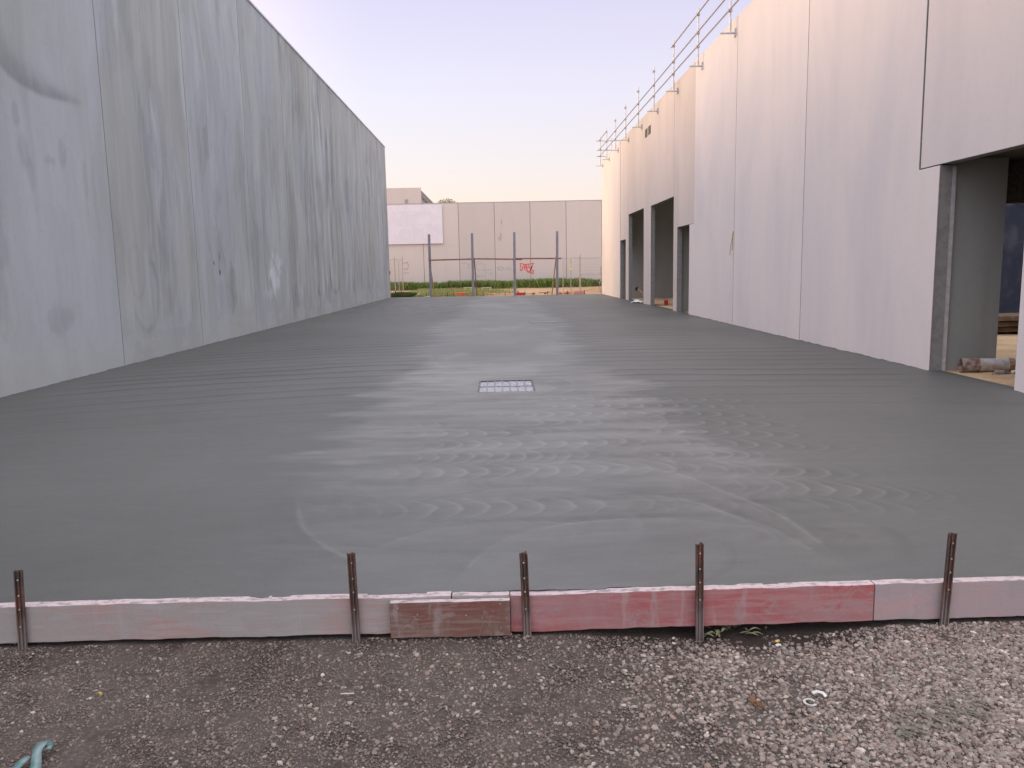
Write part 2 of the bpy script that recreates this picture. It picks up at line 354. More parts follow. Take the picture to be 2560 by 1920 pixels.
# ------------------------------------------------------------------ slab
nx_, ny_ = 920, 1050
xs = np.linspace(XL-.01, XR+.19, nx_)
t = np.linspace(0, 1, ny_); ysr = 3.852/(1-t*(1-3.852/51.2))      # perspective-even rows
Xs, Ys = np.meshgrid(xs, ysr)
ye = np.array([yend(x) for x in xs])[None, :]
Ys = 3.852+(Ys-3.852)*(ye-3.852)/(51.2-3.852)
edge = (Ys < 3.85)
Ysv = Ys.copy(); Ysv[0] -= .004+.022*fbm(xs*14, xs*0+3, 40)*(fbm(xs*2, xs*0, 41) > .45)
def seg_dist(px, py, poly):
    best = np.full(px.shape, 1e9); side = np.zeros(px.shape)
    for (ax, ay), (bx, by) in zip(poly[:-1], poly[1:]):
        dx, dy = bx-ax, by-ay; l2 = dx*dx+dy*dy
        tt = np.clip(((px-ax)*dx+(py-ay)*dy)/l2, 0, 1)
        ex = px-ax-tt*dx; ey = py-ay-tt*dy; d = np.hypot(ex, ey); s_ = np.sign(dx*ey-dy*ex)
        m = d < best; best = np.where(m, d, best); side = np.where(m, s_, side)
    return best, side
def spl(pts, n=10):
    P_ = [Vector((p[0], p[1], 0)) for p in pts]; out = []
    P_ = [P_[0]*2-P_[1]]+P_+[P_[-1]*2-P_[-2]]
    for i in range(1, len(P_)-2):
        for j in range(n):
            u = j/n; a_, b_, c_, d_ = P_[i-1:i+3]
            q = .5*((2*b_)+(c_-a_)*u+(2*a_-5*b_+4*c_-d_)*u*u+(3*b_-a_-3*c_+d_)*u**3); out.append((q.x, q.y))
    out.append((P_[-2].x, P_[-2].y)); return out
kk = 2560/2212
def gp(l): return [tuple(G(x*kk, y*kk)[:2]) for x, y in l]
wob = .25*(fbm(Xs*.5, Ys*.5, 5)-.5)+.10*(fbm(Xs*2.5, Ys*1.4, 6)-.5)
# float ridges running across the slab on both sides of the wash strip
sag = np.where(Xs < 0, .055*(np.abs(Xs)-1.0)**2*(Xs < -1.0), .022*(np.abs(Xs)-1.0)**2*(Xs > 1.0))
ph = (Ys+sag*1.0+wob*1.4)/.64
cell = np.floor(ph); fr = ph-cell
amp = .35+.9*np.random.default_rng(4).random(256)[(cell.astype(int)+3*(Xs > 0)) % 256]
ridge = np.exp(-((fr-.5)/.14)**2)*amp
ph2 = (Ys+sag+wob*1.2+.2)/.23; ridge2 = np.sin(ph2*2*np.pi)*.5
cw = 1.55+.9*(fbm(Ys*.35, Ys*0, 8)-.5)+.6*(fbm(Ys*1.2, Xs*.3, 12)-.5)+1.1*(fbm(Ys*3.5, Xs*1.1, 13)-.5)
ccx = .05+.5*(fbm(Ys*.25, Ys*0+4, 9)-.5)+np.clip(9-Ys, 0, 5)*.10
incen = 1-sstep(cw-.35, cw+.35, np.abs(Xs-ccx))
nearfade = sstep(6.0, 12, Ys)
farfade = 1-.35*sstep(30, 45, Ys)
zone = (1-.8*incen)*(.12+.88*nearfade)*farfade*sstep(.2, .9, np.minimum(Xs-XL, XR-Xs))
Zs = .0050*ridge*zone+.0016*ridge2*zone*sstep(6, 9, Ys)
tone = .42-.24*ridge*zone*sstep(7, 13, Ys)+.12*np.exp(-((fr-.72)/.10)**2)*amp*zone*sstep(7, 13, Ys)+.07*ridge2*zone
tone += .11*incen*sstep(4.5, 7, Ys)*(.1+1.5*fbm(Xs*.9, Ys*.7, 14))*(1-.5*sstep(20, 35, Ys)) + .22*(fbm(Xs*.35, Ys*.3, 15)-.5) + .16*(fbm(Xs*3, Ys*9, 16)-.5)*incen
# overlapping fan strokes left by the hand trowel, later strokes covering earlier ones
rt_ = np.random.default_rng(77)
paint = np.zeros_like(tone); alpha = np.zeros_like(tone); rowy = ysr
def fan(cx_, cy_, R_, w_, th0, span, sgn, a_, ell=1.0):
    j0 = np.searchsorted(rowy, cy_-R_*1.1-.05); j1 = np.searchsorted(rowy, cy_+R_*1.1+.05)
    i0_ = np.searchsorted(xs, cx_-R_*ell-.05); i1_ = np.searchsorted(xs, cx_+R_*ell+.05)
    if j1 <= j0+1 or i1_ <= i0_+1: return
    sl = (slice(j0, j1), slice(i0_, i1_)); X_ = (Xs[sl]-cx_)/ell; Y_ = Ys[sl]-cy_
    rr0 = np.hypot(X_, Y_); th1 = (np.arctan2(Y_, X_)-th0+np.pi) % (2*np.pi)-np.pi
    rr1 = rr0+.02*np.sin(th1*3+cx_*9); v_ = (rr1-(R_-w_))/w_
    am = sstep(-.05, .15, v_)*(1-sstep(.97, 1.03, v_))*(1-sstep(span*.6, span, np.abs(th1)))*a_
    val = sgn*(.55*v_**2-.22)+.10*np.sin(v_*9+cx_*20)*np.cos(th1*2)
    paint[sl] = paint[sl]*(1-am)+val*am; alpha[sl] = np.maximum(alpha[sl], am)
y_ = 10.2
while y_ > 4.5:
    x_ = rt_.uniform(-1.9, -.9); xe = rt_.uniform(1.6, 3.3); dr_ = rt_.random() < .78; R0 = rt_.uniform(.20, .32)
    st_x = rt_.uniform(.11, .2); on = rt_.random() < .75
    while x_ < xe:
        if rt_.random() < .12: on = not on
        if on:
            yc = y_-.05*max(0, x_-.6)**2+rt_.normal()*.03
            fan(x_, yc, R0*rt_.uniform(.8, 1.25), R0*rt_.uniform(.45, .8), 0 if dr_ else np.pi, rt_.uniform(1.0, 1.6), 1, rt_.uniform(.35, .95))
        x_ += st_x*rt_.uniform(.7, 1.4)
    y_ -= R0*rt_.uniform(1.1, 1.7)
for _ in range(230):
    cy_ = rt_.uniform(4.3, 13) if rt_.random() < .55 else rt_.uniform(12, 46); sp_ = 1.0 if cy_ < 13 else 1.6
    fan(rt_.normal()*1.15+.1, cy_, rt_.uniform(.4, 1.1)*sp_, rt_.uniform(.10, .4)*sp_, rt_.uniform(0, 6.28), rt_.uniform(.5, 1.2), rt_.choice([1, 1, -1]), rt_.uniform(.25, .7), rt_.uniform(1.0, 1.7))
tone += .30*paint*np.clip(.35+incen, 0, 1)*(1-.5*sstep(-.6, -1.6, Xs)); Zs += .0005*paint*alpha
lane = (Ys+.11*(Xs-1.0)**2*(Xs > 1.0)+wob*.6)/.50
lc = np.floor(lane); v = lane-lc-.5
rr_ = np.random.default_rng(9).random(256)
wv_ = .16*fbm(Xs*1.5, Ys*3, 33)
u = (Xs+wv_+rr_[lc.astype(int) % 256]*3)/(.12+.09*rr_[(lc.astype(int)+7) % 256])+4.2*v*v
uf_ = u-np.floor(u); saw = .55*uf_**1.3+.6*np.exp(-((uf_-.9)/.10)**2)
scm = sstep(.36, .50, fbm(Xs*.8, lc*.83+.1, 31))*sstep(.22, .45, fbm(Xs*1.6, Ys*1.6, 34))*sstep(-1.3, -.3, Xs)*(1-sstep(2.4, 3.5, Xs))*sstep(4.7, 5.5, Ys)*(1-sstep(9.2, 10.4, Ys))*np.clip(1-np.abs(v)*1.3, 0, 1)
tone += .36*(saw-.40)*scm; Zs += .0007*saw*scm
tone += .22*sstep(4.6, 7, Ys)*(1-sstep(11, 16, Ys))*incen*sstep(.3, .7, fbm(Xs*1.3, Ys*5, 36))
ws = sstep(.55, .66, fbm(Xs*1.6, Ys*4.5, 37, 6)); tone += .18*ws*np.clip(incen*(1.1-incen)*3.2, 0, 1)*sstep(5, 7, Ys)
Zs += .016*np.exp(-np.abs(np.minimum(Xs-XL, XR-Xs))/.02)*(Xs < XR+.03)*sstep(.3, .8, fbm(Ys*5, Xs*.1, 38))
streak = fbm(Xs*1.2, Ys*11, 18); tone += .26*(streak-.5)*sstep(4.2, 5.5, Ys)*(1-sstep(12, 20, Ys))*(.25+.75*incen)
arcs = [[(1010, 1225), (1060, 1180), (1150, 1145), (1300, 1125), (1450, 1120), (1620, 1137)], [(640, 1090), (655, 1140), (700, 1180), (760, 1210)],
        [(860, 1165), (950, 1142), (1100, 1128), (1230, 1131)], [(1050, 958), (1200, 955), (1350, 965), (1430, 985), (1470, 1010)],
        [(1150, 995), (1300, 1000), (1450, 1020), (1560, 1060), (1680, 1110), (1770, 1170)], [(1280, 880), (1400, 892), (1440, 910), (1425, 928)],
        [(780, 905), (770, 930), (745, 960), (740, 1000), (760, 1015)], [(1000, 1062), (1150, 1052), (1300, 1060), (1480, 1080), (1600, 1120)],
        [(740, 870), (770, 892), (860, 905), (960, 900)], [(1330, 1085), (1500, 1092), (1640, 1130), (1750, 1185)], [(930, 770), (950, 790), (1000, 800), (1100, 798)],
        [(1010, 690), (1060, 697), (1150, 694), (1230, 690)], [(600, 1010), (760, 985), (900, 990), (1010, 1020)], [(770, 935), (900, 925), (1050, 932), (1180, 925)]]
for i, a_ in enumerate(arcs):
    if i in (6, 12, 8): continue
    d, s_ = seg_dist(Xs, Ys, spl(gp(a_)))
    wd = .012+.004*(Ys/4)
    brk = sstep(.35, .6, fbm(Xs*2+i, Ys*2, 60+i))
    tone += .17*np.exp(-(d/wd)**2)*(.1+.9*brk)*(.5+fbm(Xs*9, Ys*9, 61)); Zs += .0008*np.exp(-(d/(wd*1.3))**2)
    tone += -.06*s_*np.exp(-d/.20)*(.5+fbm(Xs*2, Ys*6, 62))*(1 if i not in (1, 6) else -1)*.8  # darker and paler flanks of each arc: relief shading painted into the tone
# hand-finished halo round the pit
for (rx, ry, cx_, cy_) in ((.62, .95, .12, 11.0), (.80, 1.15, .22, 11.05)):
    e = np.hypot((Xs-cx_)/rx, (Ys-cy_)/ry); tone += .20*np.exp(-((e-1)/.035)**2)*sstep(.3, .6, fbm(Xs*3, Ys*3, 77)); Zs += .0015*np.exp(-((e-1)/.04)**2)
# slab tone darker close to the walls
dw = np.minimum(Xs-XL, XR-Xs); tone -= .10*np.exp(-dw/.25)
tone += .10*(fbm(Xs*1.0, Ys*1.0, 19)-.5)
foot = sstep(.64, .72, fbm(Xs*5, Ys*5, 88))*sstep(.6, .7, fbm(Xs*.9, Ys*.9, 89))
tone -= .06*foot
Zs += .006*(fbm(Xs*.3, Ys*.3, 90)-.5)
pt = fbm(Xs*.9+3, Ys*.55, 92); tone += .22*sstep(.55, .72, pt)*incen*sstep(8, 12, Ys)+.10*(fbm(Xs*1.4, Ys*2.2, 93)-.5)*incen*sstep(8, 12, Ys)
wet = np.clip(.35+.3*incen+.25*(fbm(Xs*.6, Ys*.4, 91)-.5), 0, 1)
# cut the pit hole: drop quads there
co = np.stack([Xs, Ysv, Zs], -1).reshape(-1, 3)
idx = np.arange(nx_*ny_).reshape(ny_, nx_)
q = np.stack([idx[:-1, :-1], idx[:-1, 1:], idx[1:, 1:], idx[1:, :-1]], -1).reshape(-1, 4)
GX0, GX1, GY0, GY1 = -.305, .435, 10.48, 11.56
ctr = co[q].mean(1)
inside = (ctr[:, 0] > GX0) & (ctr[:, 0] < GX1) & (ctr[:, 1] > GY0) & (ctr[:, 1] < GY1)
q = q[~inside]
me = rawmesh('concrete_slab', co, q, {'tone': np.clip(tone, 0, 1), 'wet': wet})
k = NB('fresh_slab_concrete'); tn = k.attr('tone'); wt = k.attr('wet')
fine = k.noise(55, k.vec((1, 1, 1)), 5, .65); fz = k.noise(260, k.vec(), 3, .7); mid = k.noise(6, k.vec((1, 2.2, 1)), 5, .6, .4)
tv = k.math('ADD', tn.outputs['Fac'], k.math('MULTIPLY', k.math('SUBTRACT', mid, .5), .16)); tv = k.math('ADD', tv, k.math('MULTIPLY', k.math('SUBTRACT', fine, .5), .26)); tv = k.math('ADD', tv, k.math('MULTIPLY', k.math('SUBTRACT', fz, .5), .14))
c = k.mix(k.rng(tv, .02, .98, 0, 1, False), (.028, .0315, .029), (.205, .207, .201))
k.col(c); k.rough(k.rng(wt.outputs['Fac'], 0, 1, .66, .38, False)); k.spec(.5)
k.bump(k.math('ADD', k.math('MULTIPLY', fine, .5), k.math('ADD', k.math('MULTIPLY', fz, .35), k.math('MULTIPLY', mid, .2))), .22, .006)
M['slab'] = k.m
slab = struct(link('concrete_slab', me, k.m), 'freshly floated grey concrete slab between the two walls')
# body of the slab below the surface (sides only show at the form boards and pit)
b = MB(); b.box((XL, 3.857, -.2), (GX0-.012, 50.0, -.012)); b.box((GX1+.012, 3.857, -.2), (XR, 49.2, -.012)); b.box((GX0-.012, 3.857, -.2), (GX1+.012, GY0-.012, -.012)); b.box((GX0-.012, GY1+.012, -.2), (GX1+.012, 49.8, -.012))
o = b.build('slab_body', simple('slab_core', (.10, .10, .095), (.07, .07, .065)), slab); 

# ------------------------------------------------------------------ pit grate
th = thing('drain_grate', ((GX0+GX1)/2, (GY0+GY1)/2, 0), 'rectangular steel drainage pit grate set in the fresh concrete', 'drain grate')
b = MB(); e = .014
for a_, c_ in (((GX0-e, GY0-e), (GX1+e, GY0)), ((GX0-e, GY1), (GX1+e, GY1+e)), ((GX0-e, GY0), (GX0, GY1)), ((GX1, GY0), (GX1+e, GY1))):
    b.box((*a_, -.09), (*c_, .001))
b.build('frame', simple('dirty_frame', (.07, .06, .055), (.12, .11, .10)), th)
b = MB(); 
for i in range(1, 7):
    x = GX0+(GX1-GX0)*i/7; b.box((x-.006, GY0+.005, -.03), (x+.006, GY1-.005, -.002))
b.box((GX0+.005, (GY0+GY1)/2-.012, -.03), (GX1-.005, (GY0+GY1)/2+.012, -.003))
b.build('bar', simple('grate_bar', (.30, .31, .33), (.2, .2, .2), .45, 30, .5), th)
xs2 = np.linspace(GX0+.002, GX1-.002, 60); ys2 = np.linspace(GY0+.002, GY1-.002, 60); X2, Y2 = np.meshgrid(xs2, ys2)
me = gridmesh('plastic_cover', xs2, ys2, -.012+.010*(fbm(X2*14, Y2*9, 55)-.5))
k = NB('clear_plastic_sheet'); f1 = k.noise(25, k.vec(), 5, .7, .8); k.col(k.mix(k.rng(f1, .35, .7), (.20, .21, .24), (.50, .52, .58))); k.rough(.25); k.spec(.6); k.bump(f1, .6, .01)
link('plastic_cover', me, k.m, th)
# second, smaller pit far down the slab
p = G(1185*kk, 695*kk)
th = thing('drain_grate', (p[0], p[1], 0), 'distant small slurry covered drain grate far down the slab', 'drain grate')
b = MB(); cx_, cy_ = p[0]-.15, p[1]
for a_, c_ in (((-.45, -.5), (.45, -.44)), ((-.45, .44), (.45, .5)), ((-.45, -.44), (-.41, .44)), ((.41, -.44), (.45, .44))): b.box((cx_+a_[0], cy_+a_[1], -.05), (cx_+c_[0], cy_+c_[1], .009))
b.build('frame', simple('slurry_frame', (.12, .12, .12), (.2, .2, .2)), th)
b = MB().box((cx_-.41, cy_-.44, -.03), (cx_+.41, cy_+.44, .006)); b.build('cover', simple('slurry_cover', (.25, .25, .26), (.17, .17, .17)), th)

# ------------------------------------------------------------------ left building wall
left = thing('tilt_up_building', (XL-.5, 25, 0), 'tall weathered grey precast concrete building on the left of the slab', 'building')
HL = 9.2
jy = [-1.6, 2.45, 6.5, 10.55, 14.63, 18.55, 22.75, 26.85, 30.9, 34.9, 38.75, 42.8, 46.9, 50.95]
rs = np.random.default_rng(2)
for i in range(len(jy)-1):
    y0, y1 = jy[i]+.015, jy[i+1]-.015
    n_y = 150 if 9 < y0 < 26 else 90; n_z = 330 if 9 < y0 < 26 else 220
    yy = np.linspace(y0, y1, n_y); zz = np.linspace(-.05, HL, n_z); YY, ZZ = np.meshgrid(yy, zz)
    warp = .5*(fbm(YY*.7, ZZ*.35, 100+i)-.5)*2
    dr = fbm((YY+warp)*1.5, ZZ*.3+i*5, 120+i); dr2 = fbm((YY+warp*.6)*.8, ZZ*.3+3*i, 140+i)
    top = sstep(HL-.2, HL-2.5, ZZ); bot = sstep(.35, 1.1, ZZ)
    e1 = fbm((YY+warp)*2.2+warp*2, ZZ*.38+i*5, 230+i, 6); e2 = fbm((YY+warp*.6)*1.1, ZZ*.42+3*i, 240+i, 6); e3 = fbm(YY*6+warp*3, ZZ*.55+i, 250+i, 5)
    pw = [.4, .4, .4, .35, .95, .75, .7, 1.3, 1.5, 1.1, 1.2, 1.3, 1.2][i]
    st = (.15*sstep(.53, .60, e1)*bot*top + .17*sstep(.54, .62, e2)*(.4+.6*bot) + .10*sstep(.56, .63, e3)*bot*top + .05)*pw + [0, 0, 0, 0, .07, .0, .02, .10, .11, .08, .11, .09, .08][i]
    pale = (.20*sstep(.56, .62, fbm((YY+warp)*2.4, ZZ*.30+9, 180+i, 6))*bot + .14*sstep(.58, .63, fbm(YY*7+warp*2, ZZ*.6+4, 190+i, 5))*bot)*pw
    base_m = sstep(.9, .2, ZZ)*sstep(.45, .6, fbm(YY*1.5, ZZ*3, 260+i)); st *= 1-.6*base_m; pale += .10*base_m
    pale += .30*np.exp(-(np.minimum(YY-y0, y1-YY)/.16)**2)*sstep(2, 5, ZZ)*rs.random()
    warm = .35*np.exp(-((ZZ-.1)/.3)**2)*(.5+fbm(YY*2, ZZ*2, 7))
    wv = [.1, .1, .1, .0, .45, .0, .15, .45, .4, .45, .3, .4, .3][i]; warm = np.clip(warm+wv*sstep(.3, .6, fbm(YY*.6, ZZ*.3, 200+i))*sstep(.5, 1.5, ZZ), 0, 1)
    def blob(cy, cz, ry, rz, a_=.4, th_=0.):
        dy, dz = YY-cy, ZZ-cz; c_, s_ = math.cos(th_), math.sin(th_); u_, v_ = (dy*c_+dz*s_)/ry, (-dy*s_+dz*c_)/rz
        n_ = fbm(YY*5, ZZ*3, 210, 6); return a_*sstep(.35, .75, np.exp(-(u_*u_+v_*v_))+.9*(n_-.5))*.8
    if i == 3:
        st *= .8
        d, s_ = seg_dist(YY, ZZ, spl([(10.6, 5.9), (11.3, 5.0), (11.9, 4.52), (12.6, 4.40), (13.2, 4.42), (13.9, 4.47)]))
        sd = d*s_; st += .5*np.exp(-(np.maximum(sd, 0)/(.06+.34*sstep(14.2, 11.4, YY)))**2)*np.exp(-(np.maximum(-sd, 0)/.05)**2)*sstep(14.3, 13.2, YY)*(.5+.8*fbm(YY*4, ZZ*4, 9))
        for b_ in ((12.0, 3.95, .12, .22), (12.1, 3.45, .17, .30), (12.22, 3.12, .12, .3), (13.15, 3.5, .14, .3), (12.8, 3.4, .2, .1), (11.3, 2.3, .2, .7), (11.2, 1.3, .25, .6), (13.8, 3.2, .1, .5), (12.6, 1.0, .5, .3)): st += .55*blob(*b_)
    if i == 4:
        rad = np.hypot((YY-15.72)/.60, (ZZ-1.35)/.78); st += .20*np.exp(-((rad-1)/.10)**2)*sstep(.35, .65, fbm(YY*3, ZZ*2, 9))*(ZZ < 1.9)
        rad = np.hypot((YY-15.45)/.3, (ZZ-1.7)/.5); st += .12*np.exp(-((rad-1)/.12)**2)
    if i == 5:
        for b_ in ((19.62, 1.9, .07, .08, 1.2), (20.0, 1.68, .06, .07, 1.2), (20.05, 2.05, .04, .15, .8), (20.9, 1.3, .3, .8, .35)): st += blob(*b_)
    if i == 6: pale += (blob(25, 1.7, .9, .8, .55)+blob(24.2, 1.3, .7, .6, .4))*sstep(.4, .6, fbm(YY*4, ZZ*3, 270, 6))
    if i == 8 or i == 7: 
        rad = np.hypot((YY-31.2-2.8*(i == 8))/1.0, (ZZ-1.6)/.8); st += .30*np.exp(-((rad-1)/.10)**2)*(ZZ < 2)
    co_ = np.stack([np.full_like(YY, XL)+0*YY, YY, ZZ], -1).reshape(-1, 3)
    me = gridco('panel', co_, n_y, n_z, {'stain': np.clip(st, 0, 1), 'pale': np.clip(pale, 0, .9), 'warm': warm}, False)
    bm = bmesh.new(); bm.from_mesh(me)
    bv = [bm.verts.new((XL-.18, a_, z_)) for a_, z_ in ((y0, -.05), (y1, -.05), (y1, HL), (y0, HL))]
    fv = [bm.verts.new((XL, a_, z_)) for a_, z_ in ((y0, -.05), (y1, -.05), (y1, HL), (y0, HL))]
    bm.faces.new(bv)
    for j in range(4): bm.faces.new((fv[j], fv[(j+1) % 4], bv[(j+1) % 4], bv[j]))
    bm.to_mesh(me); bm.free()
    link('panel', me, M['conc_left'], left)
for y in jy[1:-1]:
    MB().box((XL-.12, y-.0148, -.05), (XL-.045, y+.0148, HL-.01)).build('joint', M['joint_dark'], left)
MB().prism_x([(jy[0], HL+.001), (jy[-1]+.015, HL+.001), (jy[-1]+.015, HL+.055), (jy[0], HL+.055)], XL-.24, XL+.03).build('flashing', M['flash'], left)
b = MB(); b.box((XL-30, 50.75, -.05), (XL-.19, 50.93, HL)); b.box((XL-30, -1.6, -.05), (XL-.19, -1.42, HL)); b.box((XL-30.2, -1.6, -.05), (XL-30, 50.93, HL)); b.box((XL-30, -1.4, HL-.6), (XL-.19, 50.7, HL-.4))
b.build('shell', M['conc_far'], left)

# ------------------------------------------------------------------ right building
right = thing('tilt_up_building', (XR+.5, 25, 0), 'pale unfinished precast building with open doorways on the right of the slab', 'building')
HR = 7.97; T = .19
panels = [
 ([(49.35, HR), (42.0, HR), (42.0, -.1), (49.35, -.1)], 0, 'conc_right'),
 ([(41.98, HR), (29.265, HR), (29.265, 4.08), (33.62, 4.08), (33.62, -.1), (35.25, -.1), (35.25, 4.12), (39.35, 4.12), (39.35, -.1), (40.22, -.1), (40.22, 2.97), (41.98, 2.97)], .012, 'conc_right_b'),
 ([(29.24, HR), (26.16, HR), (26.16, 2.96), (28.63, 2.96), (28.63, -.1), (29.24, -.1)], .012, 'conc_right_b'),
 ([(26.14, HR), (21.68, HR), (21.68, -.1), (26.75, -.1), (26.75, 2.95), (26.14, 2.95)], 0, 'conc_right'),
 ([(21.66, HR), (16.78, HR), (16.78, -.1), (21.66, -.1)], 0, 'conc_right'),
 ([(16.76, HR), (12.2, HR), (12.2, 2.95), (11.62, 2.95), (11.62, -.1), (16.76, -.1)], 0, 'conc_right'),
 ([(12.175, HR), (7.5, HR), (7.5, 2.965), (12.175, 2.965)], .012, 'conc_right'),
 ([(7.48, HR), (2.2, HR), (2.2, -.1), (9.65, -.1), (9.65, 2.945), (7.48, 2.945)], 0, 'conc_right')]
def zsub(poly): return poly
for poly, dx, mt in panels:
    if poly[0][0] == 41.98:   # two small vents through this panel
        pass
    MB().prism_x(poly, XR+dx, XR+T).build('panel', M[mt], right, bevel=.006)
b = MB()
for y, z0_ in ((41.99, 2.97), (29.25, 4.08), (26.15, 2.96), (21.67, -.05), (16.77, -.05), (12.188, 2.96), (7.49, 2.96)):
    MB().box((XR+.03, y-.0135, z0_), (XR+.1, y+.0135, HR-.01)).build('joint', M['joint'], right)
# vents: shallow framed openings
for (ya, yb) in ((34.45, 34.95), (33.72, 34.22)):
    f_ = MB().box((XR+.0, ya, 7.0), (XR+.013, yb, 7.34)).build('vent', M['joint'], right)
    g_ = MB(); 
    for z in np.linspace(7.03, 7.31, 5): g_.box((XR-.004, ya+.02, z-.012), (XR-.001, yb-.02, z+.012))
    g_.build('louvre', simple('vent_slat', (.16, .14, .13), (.12, .1, .09)), f_)
# steel angle on the near door jamb
MB().box((XR+T, 11.60, -.1), (XR+T+.045, 11.64, 2.93)).build('door_angle', M['galv'], right)
MB().box((XR-.003, 11.598, -.02), (XR+.012, 11.608, 2.94)).build('corner_strip', simple('pinkish_strip', (.3, .24, .24)), right)
b = MB()
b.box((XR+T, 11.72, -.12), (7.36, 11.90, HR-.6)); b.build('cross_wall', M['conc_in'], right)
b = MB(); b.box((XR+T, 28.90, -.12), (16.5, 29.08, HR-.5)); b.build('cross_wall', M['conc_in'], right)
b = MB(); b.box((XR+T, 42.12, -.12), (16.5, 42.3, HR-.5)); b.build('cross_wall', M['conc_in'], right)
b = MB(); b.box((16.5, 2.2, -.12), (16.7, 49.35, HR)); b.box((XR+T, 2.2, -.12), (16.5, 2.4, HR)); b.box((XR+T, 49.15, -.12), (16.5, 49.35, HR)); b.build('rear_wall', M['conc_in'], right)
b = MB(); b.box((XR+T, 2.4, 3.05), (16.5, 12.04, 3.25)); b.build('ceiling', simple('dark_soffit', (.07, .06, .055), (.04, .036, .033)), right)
b = MB(); b.box((XR+T, 23.5, 3.05), (16.5, 28.88, 3.2)); b.build('ceiling', simple('dark_soffit', (.07, .06, .055), (.04, .036, .033)), right)  # ceiling added over this bay to darken the small doorway's interior
b = MB(); b.box((XR+T, 29.1, 6.6), (13.6, 42.1, 6.75)); b.build('roof', M['conc_in'], right)  # partial roof added to dim this bay, its gap still letting in sky
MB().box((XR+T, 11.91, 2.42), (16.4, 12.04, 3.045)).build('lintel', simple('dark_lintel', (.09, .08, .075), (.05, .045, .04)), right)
# floor inside
fx = np.concatenate([np.linspace(XR+.0, 9, 50), np.linspace(9.2, 16.5, 20)]); fy = np.concatenate([np.linspace(2.3, 9, 12), np.linspace(9.3, 13.5, 80), np.linspace(14, 49.2, 120)])
Xf, Yf = np.meshgrid(fx, fy)
Zf = -.02+.03*(fbm(Xf*2, Yf*2, 33)-.5)+.05*np.exp(-(((Xf-7.6)/.9)**2+((Yf-11.0)/.9)**2))+.015*(fbm(Xf*8, Yf*8, 34)-.5)
Zf = np.where(Xf < XR+.06, np.minimum(Zf, -.004), Zf)
me = gridmesh('sand_floor', fx, fy, Zf)
k = NB('builders_sand'); a = k.noise(1.6, k.vec(), 6, .65, .4); b_ = k.noise(20, k.vec(), 5, .7)
c = k.mix(k.rng(a, .4, .68), (.60, .43, .27), (.46, .31, .19)); c = k.mix(k.math('MULTIPLY', k.rng(b_, .5, .75), .6), c, (.36, .16, .09)); k.col(c); k.rough(.95); k.bump(b_, .5, .01)
struct(link('sand_floor', me, k.m), 'orange builders sand floor inside the doorways')
# navy tarp deep inside
th = thing('tarpaulin', (12.5, 19.6, 0), 'dark navy tarpaulin sheet hanging deep inside the near doorway', 'tarpaulin')
xs2 = np.linspace(9.5, 15.5, 80); zs2 = np.linspace(.03, 2.95, 40); X2, Z2 = np.meshgrid(xs2, zs2)
co_ = np.stack([X2, 19.6+.08*np.sin(X2*3)+.10*(fbm(X2*2, Z2*.8, 44)-.5), Z2], -1).reshape(-1, 3)
me = gridco('sheet', co_, 80, 40); o = link('sheet', me, M['tarp'], th); sm_ = o.modifiers.new('solid', 'SOLIDIFY'); sm_.thickness = .004
MB().tube((9.4, 19.6, 2.97), (15.6, 19.6, 2.97), .025).build('rail', M['galv'], th)

# threshold concrete sills
for (ya, yb) in ((35.27, 39.33), (29.42, 33.6), (40.24, 41.95), (26.78, 28.61)):
    pass

# rusty-ended pipe on the sand
c0 = G(2280+905/7.9, 850+600/7.9, .0); px0 = Vector((6.66, 11.42, .10)); px1 = Vector((8.6, 11.02, .12))
th = thing('pipe', px0, 'grey plastic pipe with a rusty broken end lying on sand in the near doorway', 'pipe')
def hollow(p, q, r, ri, n=20):
    p, q = Vector(p), Vector(q); d = (q-p).normalized(); a_ = d.orthogonal().normalized(); b_ = d.cross(a_); m = MB()
    for c_, rr in ((p, r), (q, r), (q, ri), (p, ri)):
        for j in range(n): t_ = 2*math.pi*j/n; m.v.append(tuple(c_+rr*(a_*math.cos(t_)+b_*math.sin(t_))))
    for s_ in range(4):
        for j in range(n): m.f.append((s_*n+j, s_*n+(j+1) % n, ((s_+1) % 4)*n+(j+1) % n, ((s_+1) % 4)*n+j))
    return m
dd = (px1-px0).normalized()
hollow(px0+dd*.22, px1, .095, .085).build('barrel', M['pvc'], th, smooth=False)
hollow(px0, px0+dd*.24, .102, .088).build('socket', simple('rusty_socket', (.20, .10, .06), (.33, .30, .29), .8, 14), th)
hollow(px0+dd*.62, px0+dd*.69, .101, .086).build('collar', simple('rusty_collar', (.28, .14, .07), (.4, .3, .2), .8, 25), th)
def rock(name, loc, s, mat, label, cat, group=None, seed=0, flat=.6):
    bm = bmesh.new(); bmesh.ops.create_icosphere(bm, subdivisions=2, radius=1)
    r_ = random.Random(seed)
    for v_ in bm.verts:
        f_ = .75+.5*r_.random(); v_.co = Vector((v_.co.x*s[0]*f_, v_.co.y*s[1]*f_, v_.co.z*s[2]*f_*1.0))
    me_ = bpy.data.meshes.new(name); bm.to_mesh(me_); bm.free(); o_ = link(name, me_, mat); o_.location = loc; return tag(o_, label, cat, group)
rock('rubble_stone', (7.0, 11.02, .02), (.12, .08, .05), M['rock'], 'grey lump of rubble lying in front of the pipe', 'rubble', seed=1)
rock('clay_lump', (7.35, 10.85, .03), (.24, .10, .05), M['redclay'], 'red clay lump beside the near doorway pier', 'rubble', seed=2)
rock('paving_brick', (6.60, 9.78, .0), (.16, .09, .04), M['redclay'], 'small reddish clump at the foot of the near pier', 'rubble', seed=3)
